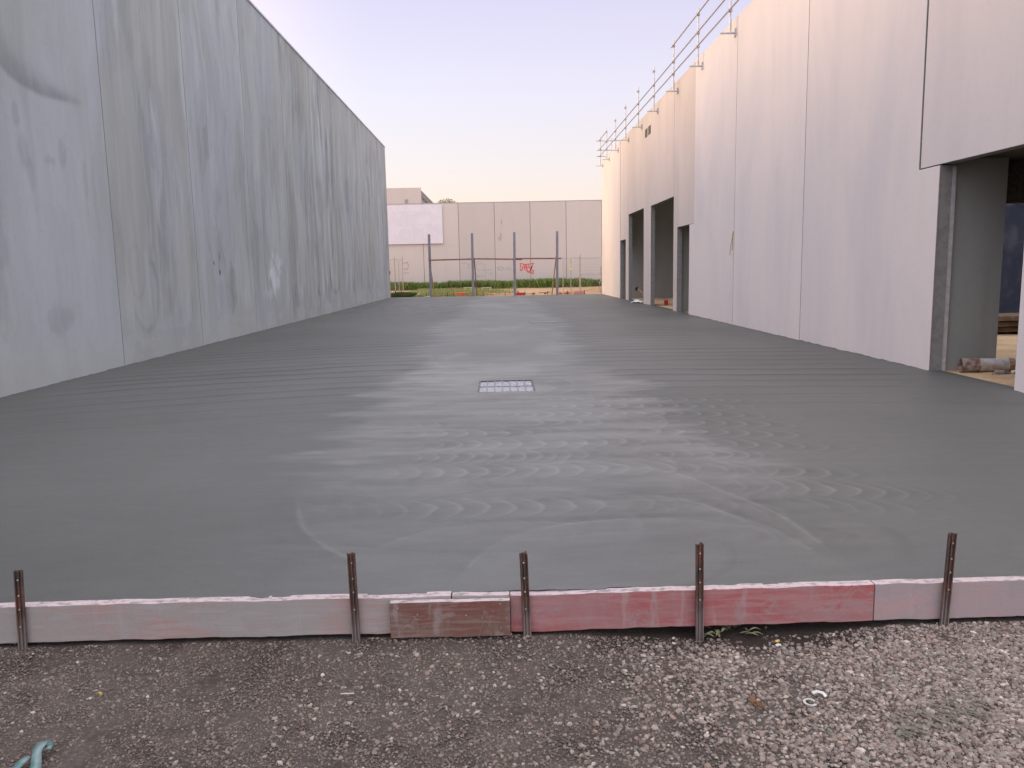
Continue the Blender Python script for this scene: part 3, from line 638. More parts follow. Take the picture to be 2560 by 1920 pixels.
rock('foam_piece', (7.2, 11.0, .04), (.07, .04, .03), M['whiteplastic'], 'small white scrap beside the red clay lump', 'litter', seed=4)

# timber stack glimpsed under the tarp
th = thing('timber_stack', (12.2, 17.8, 0), 'low stack of brown timber boards in front of the navy tarpaulin', 'timber')
for j in range(3): MB().box((10.5, 17.4-.1*j, .02+.13*j), (14.5, 18.2, .02+.13*j+.11)).build('board', simple('dark_timber', (.20, .14, .09), (.12, .085, .06), .85, 5), th, bevel=.01)

# hanging rope, bag, bottle
p = [(XR-.02, 21.70, 2.48), (XR-.035, 21.72, 2.3), (XR-.05, 21.80, 2.1), (XR-.045, 21.88, 1.87)]
th = tag(MB().path(p, .008).path([(XR-.02, 21.68, 2.5), (XR-.04, 21.66, 2.3), (XR-.03, 21.70, 2.15), (XR-.03, 21.72, 2.0)], .008).build('rope', M['rope']), 'short orange rope hanging from the joint of the right wall', 'rope')
def cloth(name, loc, w_, d_, h_, mat, seed, label, cat, thick=.004, n=26):
    xs_ = np.linspace(-1, 1, n); X_, Y_ = np.meshgrid(xs_, xs_); r2 = X_**2+Y_**2
    Z_ = h_*(np.exp(-r2*1.6)*.7+.9*(fbm(X_*2.2+seed, Y_*2.2, seed)-.35)+.5*(fbm(X_*6, Y_*6, seed+5)-.5)); Z_ = np.maximum(Z_, 0)+.003
    wx = 1+.35*(fbm(X_*2, Y_*2+9, seed+2)-.5); co_ = np.stack([X_*w_*wx, Y_*d_*wx, Z_], -1).reshape(-1, 3)
    me_ = gridco(name, co_, n, n); o_ = link(name, me_, mat); o_.location = loc; s_ = o_.modifiers.new('solid', 'SOLIDIFY'); s_.thickness = thick
    return tag(o_, label, cat)
cloth('plastic_bag', (6.30, 36.6, -.005), .25, .7, .13, M['whiteplastic'], 3, 'crumpled white bag on the sill of the far roller doorway', 'bag')
gB = G(1460+620/3.19, 280+1520/3.19)
th = thing('fuel_can', (7.0, 35.0, 0), 'small red can standing on the sand inside the middle doorway', 'can')
MB().prism_z([(7.0-.07, 33.6), (7.0+.07, 33.6), (7.0+.07, 33.78), (7.0-.07, 33.78)], .0, .2).build('body', M['red'], th, bevel=.02)
MB().tube((7.0, 33.66, .2), (7.0, 33.66, .25), .025).build('cap', M['whiteplastic'], th)
MB().path([(6.95, 33.7, .2), (6.95, 33.7, .24), (7.05, 33.74, .24), (7.05, 33.74, .2)], .01).build('handle', M['red'], th)
th = tag(MB().tube((6.72, 39.0, .55), (7.2, 38.3, .02), .03, 8).build('timber_prop', M['timber']), 'thin brown stick leaning in the far roller doorway', 'timber')
rock('rag', (6.68, 39.1, .55), (.08, .1, .09), M['blackpl'], 'dark rag hanging at the jamb of the far roller doorway', 'rag', seed=6)
cloth('plastic_film', (6.7, 36.0, 3.6), .12, .5, .5, M['whiteplastic'], 12, 'torn white plastic film hanging under the far roller door lintel', 'plastic film')

# ------------------------------------------------------------------ edge protection on the right parapet
rail = thing('edge_guard_rail', (6.1, 35, 7.58), 'galvanised tube guard rail bracketed to the top of the right wall', 'guard rail')
py = [18.3, 21.86, 25.28, 28.71, 32.24, 35.76, 39.27, 42.59, 46.01, 48.79]
for i, y in enumerate(py):
    b = MB(); b.box((5.9, y-.04, 7.575), (6.30, y+.04, 7.605)); b.box((6.27, y-.05, 7.50), (6.308, y+.05, 7.70)); b.build('bracket', M['galv'], rail)
    b = MB(); b.tube((6.165, y, 7.605), (6.165, y, 9.25), .024, 8); b.tube((6.165, y, 7.605), (6.165, y, 7.95), .033, 8); b.build('post', M['galv'], rail)
    for z in (8.15, 8.55, 9.08):
        MB().box((6.10, y-.05, z-.035), (6.20, y+.05, z+.035)).build('clamp', M['galv_pink'], rail)
for z, ya, yb in ((8.15, 18.0, 49.1), (8.55, 18.0, 49.1), (9.08, 18.0, 28.9), (9.08, 45.8, 49.0)):
    MB().tube((6.12, ya, z), (6.12, yb, z), .022, 8).build('rail', M['galv_pink'], rail)
b = MB()
for x0_, x1_, z in ((5.98, 7.44, 9.10), (6.02, 7.44, 8.56), (5.98, 6.60, 8.21)): MB().tube((x0_, 49.3, z), (x1_, 49.3, z), .022, 8).build('rail', M['galv_pink'], rail)
MB().tube((6.9, 49.3, 8.0), (6.9, 49.3, 9.24), .022).build('post', M['galv'], rail)

# ------------------------------------------------------------------ form boards
def board(name, x0, x1, y0, y1, z0, z1_, mat, label, seed=0, tilt=0):
    n = max(6, int((x1-x0)/.03)); xs_ = np.linspace(x0, x1, n); m = MB()
    for x in xs_:
        j = .0045*(fbm(np.array([x*9.]), np.array([seed*1.]), seed)[0]-.5)*2; z_ = tilt*(x-x0)/(x1-x0)
        m.v += [(x, y0+j, z0+j+z_), (x, y1, z0+z_), (x, y1, z1_+j+z_), (x, y0+j, z1_+j+z_)]
    for i in range(n-1):
        for a_ in range(4): m.f.append((i*4+a_, i*4+(a_+1) % 4, i*4+4+(a_+1) % 4, i*4+4+a_))
    m.f.append((0, 1, 2, 3)); e_ = (n-1)*4; m.f.append((e_+3, e_+2, e_+1, e_))
    return tag(m.build(name, mat, bevel=.003), label, 'form board', 'timber form boards along the slab edge')
board('form_board', -5.6, -.275, 3.793, 3.853, -.185, .004, M['board_grey'], 'long cement-smeared greyish pink form board, left of the brown patch', 1, -.004)
board('form_board', .020, 1.845, 3.793, 3.853, -.198, -.006, M['board_red'], 'red faced form board right of the brown patch', 2, .010)
board('form_board', 1.85, 5.6, 3.796, 3.853, -.188, .004, M['board_pale'], 'pale pinkish grey form board at the right end', 3, 0)
board('form_board', -.27, .017, 3.796, 3.853, -.187, -.002, M['board_grey'], 'short grey pink form board hidden behind the brown patch', 5, 0)
board('packer_board', -.575, .018, 3.752, 3.790, -.198, -.014, M['board_brown'], 'short brown stained board screwed over the joint', 4, 0)
# screws on the patch
pb = [o for o in COL.objects if o.name.startswith('packer_board')][0]
for sx, sz in ((-.535, -.04), (-.535, -.15), (-.44, -.075), (-.20, -.085), (-.12, -.10), (-.03, -.03), (-.03, -.155)):
    MB().tube((sx, 3.7535, sz), (sx, 3.7485, sz), .0045, 8).build('screw', simple('screw_head', (.55, .50, .42), None, .4, 5, .6), pb)

# steel stakes
def stake(x, y, zt, lean, label, lw=.0, brown=False, yaw=0):
    th_ = thing('steel_stake', (x, y, -.25), label, 'stake', 'steel pegs holding the form boards')
    prof = [(-.021, 0), (-.021, -.020), (-.016, -.020), (-.014, -.006), (-.004, -.006), (-.003, -.016), (.003, -.016), (.004, -.006), (.014, -.006), (.016, -.020), (.021, -.020), (.021, 0)]
    m = MB(); n = len(prof); levels = np.linspace(-.42, zt, 16); i0 = 0
    r_ = random.Random(int(x*1000))
    for k_, z in enumerate(levels):
        for j, (a_, b_) in enumerate(prof):
            zz_ = z + (r_.uniform(-.012, .004) if k_ == len(levels)-1 else 0)
            cc, ss = math.cos(yaw), math.sin(yaw); m.v.append((x+(a_*cc-b_*ss)*.88+lean*(z+.2), y+(a_*ss+b_*cc)*.88+lw*(z+.2), zz_))
    for k_ in range(len(levels)-1):
        for j in range(n): m.f.append((k_*n+j, k_*n+(j+1) % n, (k_+1)*n+(j+1) % n, (k_+1)*n+j))
    m.f.append(tuple(range(n))); e_ = (len(levels)-1)*n
    for a_ in ((0, 1, 2, 3), (8, 9, 10, 11), (0, 3, 4, 7, 8, 11), (4, 5, 6, 7)): m.f.append(tuple(e_+q_ for q_ in a_))
    m.build('peg', M['rust_dark'], th_)
    for z in (zt-.05, zt-.13, zt-.2, zt-.29):
        MB().tube((x+.001+lean*(z+.2), y-.0155, z), (x+.001+lean*(z+.2), y-.019+lw*(z+.2), z), .0042, 8).build('rivet', simple('bright_rivet', (.5, .45, .36), None, .5, 5, .3), th_)
for x, zt, lean, lab, yw in ((-2.395, .20, .08, 'rusty steel stake at the far left end of the boards', 0.15), (-.748, .245, -.02, 'brown rusty steel stake left of the brown patch board', -.1), (.098, .225, -.045, 'leaning dark steel stake right of the brown patch board', .3),
                            (.962, .25, -.02, 'dark steel stake in the middle of the red board', 0.05), (2.195, .27, .055, 'dark steel stake in front of the pale right board', -.1)):
    stake(x, 3.778 if abs(x+.3) > .2 else 3.74, zt, lean*.6, lab, yaw=yw)

# ------------------------------------------------------------------ gravel
ico = bmesh.new(); bmesh.ops.create_icosphere(ico, subdivisions=1, radius=1); iv = np.array([v.co[:] for v in ico.verts]); fi = np.array([[v.index for v in f.verts] for f in ico.faces]); ico.free()
def ground_z(x, y):
    z = -0.235 + .05*(fbm(x*1.3, y*1.3, 3)-.5) + .02*(fbm(x*6, y*6, 9)-.5)
    z -= .05*np.exp(-(((x-1.15)/.5)**2+((y-3.78)/.16)**2)); z += .028*sstep(3.55, 3.78, y)*(.4+.6*fbm(x*2.5, x*0, 23)); return z
def stones(name, n, xr, yr, smin, smax, pal, seed, dens, label, pw=2.0):
    r = np.random.default_rng(seed)
    x = r.uniform(*xr, n*3); y = r.uniform(*yr, n*3); keep = r.random(n*3) < dens(x, y); x = x[keep][:n]; y = y[keep][:n]; n = len(x)
    s = smin+(smax-smin)*r.random(n)**pw
    sc = s[:, None]*(1+.35*(r.random((n, 3))-.5)*2); sc[:, 2] *= .72
    V = iv[None]*(1+.28*(r.random((n, 12, 1))-.5)*2)*sc[:, None, :]
    a_ = r.random(n)*6.283; tl = (r.random(n)-.5)*1.2
    ct, st_ = np.cos(tl), np.sin(tl); y_, z_ = V[..., 1]*ct[:, None]-V[..., 2]*st_[:, None], V[..., 1]*st_[:, None]+V[..., 2]*ct[:, None]
    ca, sa = np.cos(a_), np.sin(a_); X_ = V[..., 0]*ca[:, None]-y_*sa[:, None]; Y_ = V[..., 0]*sa[:, None]+y_*ca[:, None]
    gz = ground_z(x, y)+s*.25
    co_ = np.stack([X_+x[:, None], Y_+y[:, None], z_+gz[:, None]], -1).reshape(-1, 3)
    F_ = (fi[None]+12*np.arange(n)[:, None, None]).reshape(-1, 3)
    pal = np.array(pal); ci = r.choice(len(pal), n, p=np.array([p_[3] for p_ in pal])/sum(p_[3] for p_ in pal))
    c_ = pal[ci, :3]*np.array([.93, .90, .84])*(.72+.5*r.random((n, 1))); c_ = np.concatenate([c_, np.ones((n, 1))], 1); c_ = np.repeat(c_, 12, 0)
    me_ = rawmesh(name, co_, F_, None, False, c_)
    return struct(link(name, me_, M['stone']), label, None, 'stuff')
k = NB('gravel_stone'); at_ = k.attr('tint'); k.col(at_.outputs['Color']); k.rough(.85); k.spec(.3); M['stone'] = k.m
pal = [(.26, .22, .205, 5), (.33, .285, .265, 4), (.18, .145, .135, 3), (.31, .235, .21, 1.5), (.44, .39, .36, 1.3), (.27, .265, .26, .8), (.58, .53, .50, .2)]
pal2 = [tuple(.5*c_*.8+.5*d_ for c_, d_ in zip(p_[:3], (.17, .138, .125)))+(p_[3],) for p_ in pal]
right_dens = lambda x, y: np.clip(sstep(.55, 2.3, x+.8*(fbm(x*1.1, y*1.1, 70)-.5)*2)*(1-.9*np.exp(-(((x-1.2)/.8)**2+((y-3.74)/.13)**2)))*(.75+.5*fbm(x*2, y*2, 71))*(1-.75*sstep(.55, .7, fbm(x*.8+5, y*1.5, 73))*sstep(3.2, 3.6, y)), .03, 1)
stones('gravel', 64000, (-1.0, 4.2), (1.9, 3.79), .0042, .0132, pal, 5, right_dens, 'loose pinkish grey gravel stones on the right foreground', 1.6)
stones('gravel', 120000, (-4.2, 4.2), (1.9, 3.79), .0018, .0072, pal2, 6, lambda x, y: .55+.45*fbm(x*3, y*3, 72)-.5*sstep(.2, 2, x), 'fine brown crusher dust and small stones across the foreground', 2.2)
stones('gravel', 1300, (-4.5, 1.5), (1.7, 3.79), .006, .0115, pal, 8, lambda x, y: .3+.9*sstep(.45, .65, fbm(x*1.7, y*1.7, 75)), 'scattered larger pebbles on the left foreground dirt', 1.5)

# ------------------------------------------------------------------ foreground litter
def gz1(x, y): return float(ground_z(np.array([x*1.]), np.array([y*1.]))[0])
def gpt(px, py):
    p_ = G(px, py, -.225); return p_[0], p_[1], gz1(p_[0], p_[1])
# teal plastic strap, bottom left
x, y, z = gpt(110, 1885)
def ribbon(m, pts, w_, n=None):
    pts = [Vector(p_) for p_ in pts]; i = len(m.v)
    for j, p_ in enumerate(pts):
        d = (pts[min(j+1, len(pts)-1)]-pts[max(j-1, 0)]).normalized(); s_ = d.cross(Vector((0, 0, 1)));
        if s_.length < .01: s_ = Vector((1, 0, 0))
        s_.normalize(); ww = w_[j] if isinstance(w_, list) else w_
        m.v += [tuple(p_-s_*ww), tuple(p_+s_*ww), tuple(p_+s_*ww*.9+Vector((0, 0, -.003))), tuple(p_-s_*ww*.9+Vector((0, 0, -.003)))]
    for j in range(len(pts)-1):
        for a_ in range(4): m.f.append((i+j*4+a_, i+j*4+(a_+1) % 4, i+j*4+4+(a_+1) % 4, i+j*4+4+a_))
    m.f.append((i+3, i+2, i+1, i)); e_ = i+(len(pts)-1)*4; m.f.append((e_, e_+1, e_+2, e_+3)); return m
m = MB(); P0 = Vector((x, y-.02, z+.02))
ribbon(m, [P0+.72*Vector(q_) for q_ in ((.06, -.16, .0), (.035, -.10, .02), (.01, -.05, .035), (-.005, -.01, .04), (-.005, .03, .045), (.015, .045, .04), (.03, .03, .03), (.04, .012, .02))], [.02, .018, .016, .018, .022, .02, .016, .008])
ribbon(m, [P0+.72*Vector(q_) for q_ in ((-.06, -.16, 0), (-.045, -.10, .02), (-.035, -.05, .02), (-.03, -.03, .01))], [.018, .018, .014, .006])
tag(m.build('plastic_strap', M['teal'], smooth=True), 'crumpled teal plastic strap on the dirt at the bottom left corner', 'litter')
x, y, z = gpt(250, 1735); m = MB().tube((x-.006, y+.008, z+.012), (x+.008, y-.006, z+.016), .006, 8)
th = tag(m.build('yellow_wall_plug', M['yellowplastic']), 'tiny yellow plastic plug on the dirt at left', 'litter')
x, y, z = gpt(868, 1731); tag(MB().box((x-.03, y-.003, z+.010), (x+.03, y+.003, z+.014)).build('timber_splinter', simple('pale_splinter', (.55, .50, .42)), bevel=.001), 'pale wood splinter on the left foreground dirt', 'litter')
# white ring scraps
x, y, z = gpt(2025, 1758); pts = [(x+.023*math.cos(t_), y+.025*math.sin(t_), z+.018) for t_ in np.linspace(.3, 5.6, 14)]; m = MB(); ribbon(m, pts, .005); tag(m.build('plastic_ring', simple('dull_white_plastic', (.55, .56, .52), (.42, .42, .38), .6, 40)), 'torn white plastic ring on the right gravel', 'litter')
x, y, z = gpt(2045, 1742); m = MB(); ribbon(m, [(x-.02, y+.01, z+.024), (x, y+.012, z+.03), (x+.02, y+.002, z+.028), (x+.03, y-.01, z+.018)], .010); tag(m.build('plastic_scrap', M['whiteplastic']), 'curled white scrap beside the torn plastic ring', 'litter')
x, y, z = gpt(1947, 1611); m = MB(); ribbon(m, [(x-.012, y, z+.015), (x, y+.004, z+.02), (x+.012, y, z+.016)], .010); tag(m.build('plastic_scrap', M['whiteplastic']), 'small white scrap under the red board', 'litter')
x, y, z = gpt(1945, 1600); tag(MB().tube((x-.01, y+.01, z+.013), (x+.01, y+.012, z+.016), .007).build('yellow_wall_plug', M['yellowplastic']), 'tiny yellow plug beside the white scrap under the red board', 'litter')
def leafmesh(m, base, dirv, ln, w_, curl=.3):
    d = Vector(dirv).normalized(); s_ = d.cross(Vector((0, 0, 1))).normalized(); i = len(m.v); n = 6
    for j in range(n+1):
        t_ = j/n; c_ = Vector(base)+d*ln*t_+Vector((0, 0, curl*ln*math.sin(t_*3.1))); ww = w_*math.sin(math.pi*min(1, .08+t_*.92))
        m.v += [tuple(c_-s_*ww+Vector((0, 0, .3*ww))), tuple(c_), tuple(c_+s_*ww+Vector((0, 0, .3*ww)))]
    for j in range(n):
        for a_ in range(2): m.f.append((i+j*3+a_, i+j*3+a_+1, i+j*3+4+a_, i+j*3+3+a_))
x, y, z = gpt(1825, 1572); m = MB(); r_ = random.Random(3)
for j in range(26): 
    t_ = r_.uniform(-.16, .2); leafmesh(m, (x+t_, y+r_.uniform(-.05, .08), z+.02+.02*r_.random()), (r_.uniform(-1, 1), r_.uniform(-.8, .1), r_.uniform(-.1, .15)), r_.uniform(.035, .085), r_.uniform(.006, .011), r_.uniform(.05, .25))
tag(m.build('dry_weeds', M['leafdry']), 'wilted pale green weeds lying under the red board', 'weeds')
x, y, z = gpt(2370, 1775); m = MB(); r_ = random.Random(5)
for j in range(54):
    t_ = r_.uniform(-.30, .16); leafmesh(m, (x+t_+.0, y+.35*t_+r_.uniform(-.08, .08), z+.012+.008*r_.random()), (.9+r_.uniform(-.3, .3), -.9+r_.uniform(-.3, .3), 0), r_.uniform(.04, .09), r_.uniform(.003, .006), .05)
tag(m.build('conifer_frond', simple('dusty_frond', (.20, .20, .15), (.13, .13, .10), .9)), 'flattened greyish green frond on the right gravel', 'leaf litter')
x, y, z = gpt(1905, 1768); m = MB(); r_ = random.Random(8)
for j in range(6): leafmesh(m, (x+r_.uniform(-.03, .03), y+r_.uniform(-.03, .03), z+.018), (r_.uniform(-1, 1), r_.uniform(-1, 1), .1), .04, .013, .2)
tag(m.build('brown_leaves', M['leafbrown']), 'curled orange brown leaves on the right gravel', 'leaf litter')
x, y, z = gpt(290, 1600); m = MB(); r_ = random.Random(9)
for j in range(16): leafmesh(m, (x+r_.uniform(-.10, .18), y+r_.uniform(-.02, .04), z+.015), (r_.uniform(-1, 1), r_.uniform(-1, 1), .1), .03, .009, .2)
tag(m.build('brown_leaves', M['leafbrown']), 'small brown leaves gathered under the left board', 'leaf litter')
x, y, z = gpt(340, 1592); m = MB(); ribbon(m, [(x-.07, y, z+.012), (x, y+.012, z+.02), (x+.07, y+.02, z+.016), (x+.12, y+.02, z+.01)], .006); tag(m.build('pink_tape', simple('pink_tape', (.30, .06, .13), None)), 'strip of dull pink tape under the left board', 'litter')
cloth('wrapper', (*gpt(25, 1612)[:2], gpt(25, 1612)[2]+.005), .05, .035, .03, simple('foil_wrapper', (.45, .45, .5), (.25, .2, .4)), 21, 'crumpled foil wrapper beside the left stake', 'litter')

# ------------------------------------------------------------------ far yard
FW = 76.
fw = thing('boundary_wall', (0, FW, 0), 'long beige precast concrete wall closing off the far yard', 'wall')
pts = [D(*z1(x_, y_), FW) for x_, y_ in ((755, 325), (1088, 318), (1417, 312), (1750, 306), (2075, 297))]
jx = [-20.4, -17.1, -13.75, -10.4, -7.02, -3.68, -.33, 3.0, 6.36, 9.70, 13.0, 16.4, 19.8]
for a_, b_ in zip(jx[:-1], jx[1:]):
    MB().box((a_+.02, FW, -.3), (b_-.02, FW+.18, 7.80)).build('panel', M['conc_far'], fw, bevel=.01)
for a_ in jx[1:-1]:
    MB().box((a_-.019, FW+.02, -.3), (a_+.019, FW+.1, 7.79)).build('joint', M['joint_far'], fw)
MB().box((jx[0], FW-.01, 7.802), (jx[-1], FW+.2, 7.86)).build('capping', simple('wall_capping', (.40, .37, .36), (.33, .3, .29)), fw)
MB().box((-12, FW-.006, 3.88), (-3.7, FW-.001, 3.93)).build('ledge', M['conc_far'], fw)

# graffiti as paint strokes on the wall (3 mm thick)
def stroke(m, pts, w_=.035, closed=False):
    P_ = [D(*z3(*p_), FW) for p_ in pts]
    for a_, b_ in zip(P_[:-1], P_[1:]):
        d = Vector((b_[0]-a_[0], 0, b_[2]-a_[2])); 
        if d.length < 1e-4: continue
        ext = d.normalized()*w_*.5; n_ = Vector((-d.z, 0, d.x)).normalized()*w_; A = Vector((a_[0], FW, a_[2]))-ext; B_ = Vector((b_[0], FW, b_[2]))+ext; i = len(m.v)
        for y in (FW-.004-.0004*(len(m.v) % 7), FW-.0005): m.v += [(A-n_)[:][0:1]+(y,)+(A-n_)[:][2:3], (A+n_)[:][0:1]+(y,)+(A+n_)[:][2:3], (B_+n_)[:][0:1]+(y,)+(B_+n_)[:][2:3], (B_-n_)[:][0:1]+(y,)+(B_-n_)[:][2:3]]
        m.f += [(i, i+1, i+2, i+3), (i+7, i+6, i+5, i+4), (i, i+4, i+5, i+1), (i+1, i+5, i+6, i+2), (i+2, i+6, i+7, i+3), (i+3, i+7, i+4, i)]
m = MB()
for s_ in ([(497, 735), (448, 728), (452, 780), (490, 800), (492, 840), (455, 862), (445, 815)], [(505, 735), (520, 800), (540, 850)], [(505, 740), (555, 745), (530, 790)], [(520, 790), (560, 800), (575, 880)],
           [(595, 738), (560, 745), (565, 800), (580, 880)], [(568, 800), (600, 795)], [(575, 882), (610, 870)], [(600, 740), (690, 722)], [(690, 722), (625, 870), (640, 905)], [(628, 870), (688, 850), (685, 910)], [(600, 890), (690, 910)], [(600, 745), (612, 790), (640, 840), (665, 780)]): stroke(m, s_, .045)
m.build('graffiti', M['paint_red'], fw)['label'] = 'red spray painted tag'
def to3(l): return [((940+0, 0)) for _ in l]
def z8(x_, y_): return ((1140+x_/13.825)-1240)*7.373, ((640+y_/13.825)-560)*7.373
m = MB()
for s_ in ([(200, 270), (330, 235), (430, 310), (445, 440)], [(430, 330), (480, 260)], [(850, 195), (680, 215)], [(860, 265), (740, 270), (690, 340), (705, 430), (780, 490), (1020, 470), (1260, 475)], [(960, 480), (1010, 490), (1030, 630)], [(880, 250), (980, 300), (1020, 420)], [(720, 715), (810, 712)], [(700, 640), (760, 690), (1040, 690)],
           [(1720, 420), (1740, 480), (1790, 400), (1830, 470)], [(1840, 420), (1890, 440), (1880, 490), (1940, 480)], [(1250, 560), (1240, 680)], [(1180, 560), (1200, 640)]): stroke(m, [z8(*p_) for p_ in s_], .030)
m.build('graffiti', M['paint_cyan'], fw)['label'] = 'faded blue green scribble'
m = MB()
for s_ in ([(1430, 400), (1580, 375)], [(1440, 400), (1450, 470), (1600, 480)], [(1620, 380), (1640, 470)]): stroke(m, [z8(*p_) for p_ in s_], .026)
def z1to3(x_, y_): a_, b_ = z1(x_, y_); return (a_-1240)*7.373, (b_-560)*7.373
for s_ in ([(250, 880), (290, 870), (300, 905)], [(255, 930), (280, 935), (300, 915)], [(262, 960), (275, 975)], [(290, 962), (300, 975)], [(1150, 600), (1145, 625), (1160, 622)], [(1130, 640), (1155, 640), (1150, 665), (1130, 660), (1132, 640)], [(1155, 480), (1160, 520)]): stroke(m, [z1to3(*p_) for p_ in s_], .030)
m.build('graffiti', M['paint_grey'], fw)['label'] = 'small grey marker scribbles'

# billboard
bb = thing('billboard', (-9, 75.8, 4), 'large white billboard with faint washed out letters on the far wall', 'billboard')
MB().box((-12.2, 75.86, 4.14), (-5.16, 75.93, 7.70)).build('sheet', M['sheet_white'], bb)
MB().box((-12.2, 75.852, 5.86), (-5.16, 75.859, 5.90)).build('seam', M['letter'], bb)
for txt, x_, z_, sz in (('YTEPP', -9.85, 6.42, 1.05), ('OPL', -9.3, 4.5, 1.55)):
    cu = bpy.data.curves.new('lettering', 'FONT'); cu.body = txt; cu.size = sz; cu.extrude = .002; tmp = bpy.data.objects.new('tmp', cu); COL.objects.link(tmp); dg = bpy.context.evaluated_depsgraph_get(); me_ = bpy.data.meshes.new_from_object(tmp.evaluated_get(dg)); bpy.data.objects.remove(tmp)
    me_.materials.clear(); me_.materials.append(M['letter']); o = bpy.data.objects.new('lettering', me_); COL.objects.link(o); o.parent = bb; o.matrix_parent_inverse = Matrix.Translation(-Vector(bb.location)); o.location = (x_, 75.853, z_); o.rotation_euler = (math.pi/2, 0, 0)
for x_ in (-11, -8.5, -6): MB().box((x_-.03, 75.93, 4.2), (x_+.03, 75.998, 7.6)).build('batten', M['timber'], bb)

# building behind
bh = thing('warehouse', (-14, 95, 0), 'flat roofed concrete warehouse with strip window rising behind the far wall', 'building')
MB().box((-22, 90, -.2), (-8.37, 90.2, 10.70)).build('wall', M['conc_far'], bh, bevel=.02)
side = M['conc_right']
b = MB(); b.prism_x([(90.22, 10.42), (125, 10.42), (125, 9.72), (90.22, 9.72)], -8.6, -8.37); b.prism_x([(90.22, 8.3), (125, 8.3), (125, -.2), (90.22, -.2)], -8.6, -8.37); b.prism_x([(90.22, 9.715), (90.5, 9.715), (90.5, 8.305), (90.22, 8.305)], -8.6, -8.37)
b.build('wall', side, bh)
f_ = MB().box((-8.58, 90.52, 8.31), (-8.52, 125, 9.71)).build('window', M['darkglass'], bh)
for y in np.arange(92.0, 125, 2.3): MB().box((-8.515, y-.15, 8.32), (-8.42, y+.15, 9.70)).build('mullion', M['whiteplastic'], f_)
MB().box((-22, 90.22, 10.0), (-8.62, 125, 10.2)).build('roof', M['galv'], bh)
MB().box((-10.15, 89.90, 8.9), (-9.85, 89.99, 9.45)).build('vent', simple('vent_patch', (.36, .33, .28)), bh)

# tree behind the wall
def tree(x, y, h, cr, label, seed):
    r_ = random.Random(seed); th_ = thing('eucalyptus_tree', (x, y, -.1), label, 'tree')
    m = MB(); m.tube((x, y, -.2), (x+.2, y, h*.5), .28, 9, .2); m.tube((x+.2, y, h*.5), (x, y, h*.86), .2, 8, .06)
    ends = [(Vector((x, y, h*.86)))]
    for j in range(16):
        a_ = r_.random()*6.28; z0_ = h*r_.uniform(.45, .75); e_ = Vector((x+cr*r_.uniform(.4, .9)*math.cos(a_), y+cr*r_.uniform(.4, .9)*math.sin(a_), z0_+h*r_.uniform(.08, .25))); m.tube((x+.1, y, z0_), e_, .08, 6, .02); ends.append(e_)
    m.build('trunk', M['bark'], th_)
    rr = np.random.default_rng(seed); n = 9000; c_ = np.array([e_[:] for e_ in ends]); ci = rr.integers(0, len(c_), n)
    d = rr.normal(size=(n, 3)); d /= np.linalg.norm(d, axis=1)[:, None]; P_ = c_[ci]+d*(rr.random((n, 1))**.5)*cr*np.array([.42, .42, .26])*(.6+.7*rr.random((len(c_), 1))[ci])
    u = rr.normal(size=(n, 3)); u /= np.linalg.norm(u, axis=1)[:, None]; v = np.cross(u, rr.normal(size=(n, 3))); v /= np.linalg.norm(v, axis=1)[:, None]; s_ = (.05+.07*rr.random((n, 1)))
    V = np.stack([P_-u*s_*1.8, P_+v*s_*.6, P_+u*s_*1.8, P_-v*s_*.6], 1).reshape(-1, 3)
    me_ = rawmesh('crown', V, np.arange(n*4).reshape(-1, 4), None, False)
    link('crown', me_, simple('gum_leaf', (.36, .27, .17), (.22, .19, .10), .7, 1.5), th_)
p_ = D(*z1(740, 300), 105); tree(p_[0]-.1, 105, 10.2, 3.4, 'round topped gum tree just showing above the far wall', 4)

# grass
def blades(name, n, xr, yr, h0, h1, cols, seed, dens, label, w_=.02, zb=-.12, clump=1.5):
    r = np.random.default_rng(seed); x = r.uniform(*xr, n*2); y = r.uniform(*yr, n*2); kp = r.random(n*2) < dens(x, y); x = x[kp][:n]; y = y[kp][:n]; n = len(x)
    h = h0+(h1-h0)*r.random(n)*(.35+1.1*fbm(x*clump, y*clump, seed+1)); a_ = r.random(n)*6.28; w__ = w_*(.6+.8*r.random(n)); lx = (r.random(n)-.5)*h*.9; ly = (r.random(n)-.5)*h*.9
    ca, sa = np.cos(a_)*w__, np.sin(a_)*w__; o_ = np.zeros(n)+zb
    V = np.stack([np.stack([x-ca, y-sa, o_], -1), np.stack([x+ca, y+sa, o_], -1), np.stack([x+lx*.5+ca*.6, y+ly*.5+sa*.6, o_+h*.6], -1), np.stack([x+lx*1.3, y+ly*1.3, o_+h], -1)], 1).reshape(-1, 3)
    cols = np.array(cols); c_ = cols[r.integers(0, len(cols), n)]*(.6+.8*r.random((n, 1))); c_ = np.repeat(np.concatenate([c_, np.ones((n, 1))], 1), 4, 0)
    me_ = rawmesh(name, V, np.arange(n*4).reshape(-1, 4), None, False, c_); return struct(link(name, me_, M['grassm']), label, 'grass', 'stuff')
k = NB('grass_blade'); at_ = k.attr('tint'); k.col(at_.outputs['Color']); k.rough(.7); k.spec(.25); M['grassm'] = k.m
gcol = [(.15, .24, .045), (.10, .18, .04), (.21, .28, .07), (.24, .24, .09)]
lcol = [(.24, .29, .09), (.30, .30, .12), (.17, .23, .06), (.40, .36, .2)]
blades('grass', 42000, (-12, 16), (74.4, 75.85), .25, .85, gcol, 3, lambda x, y: .25+.75*fbm(x*.8, y*.8, 5), 'tall green grass along the foot of the far wall', .022, -.12, 1.1)
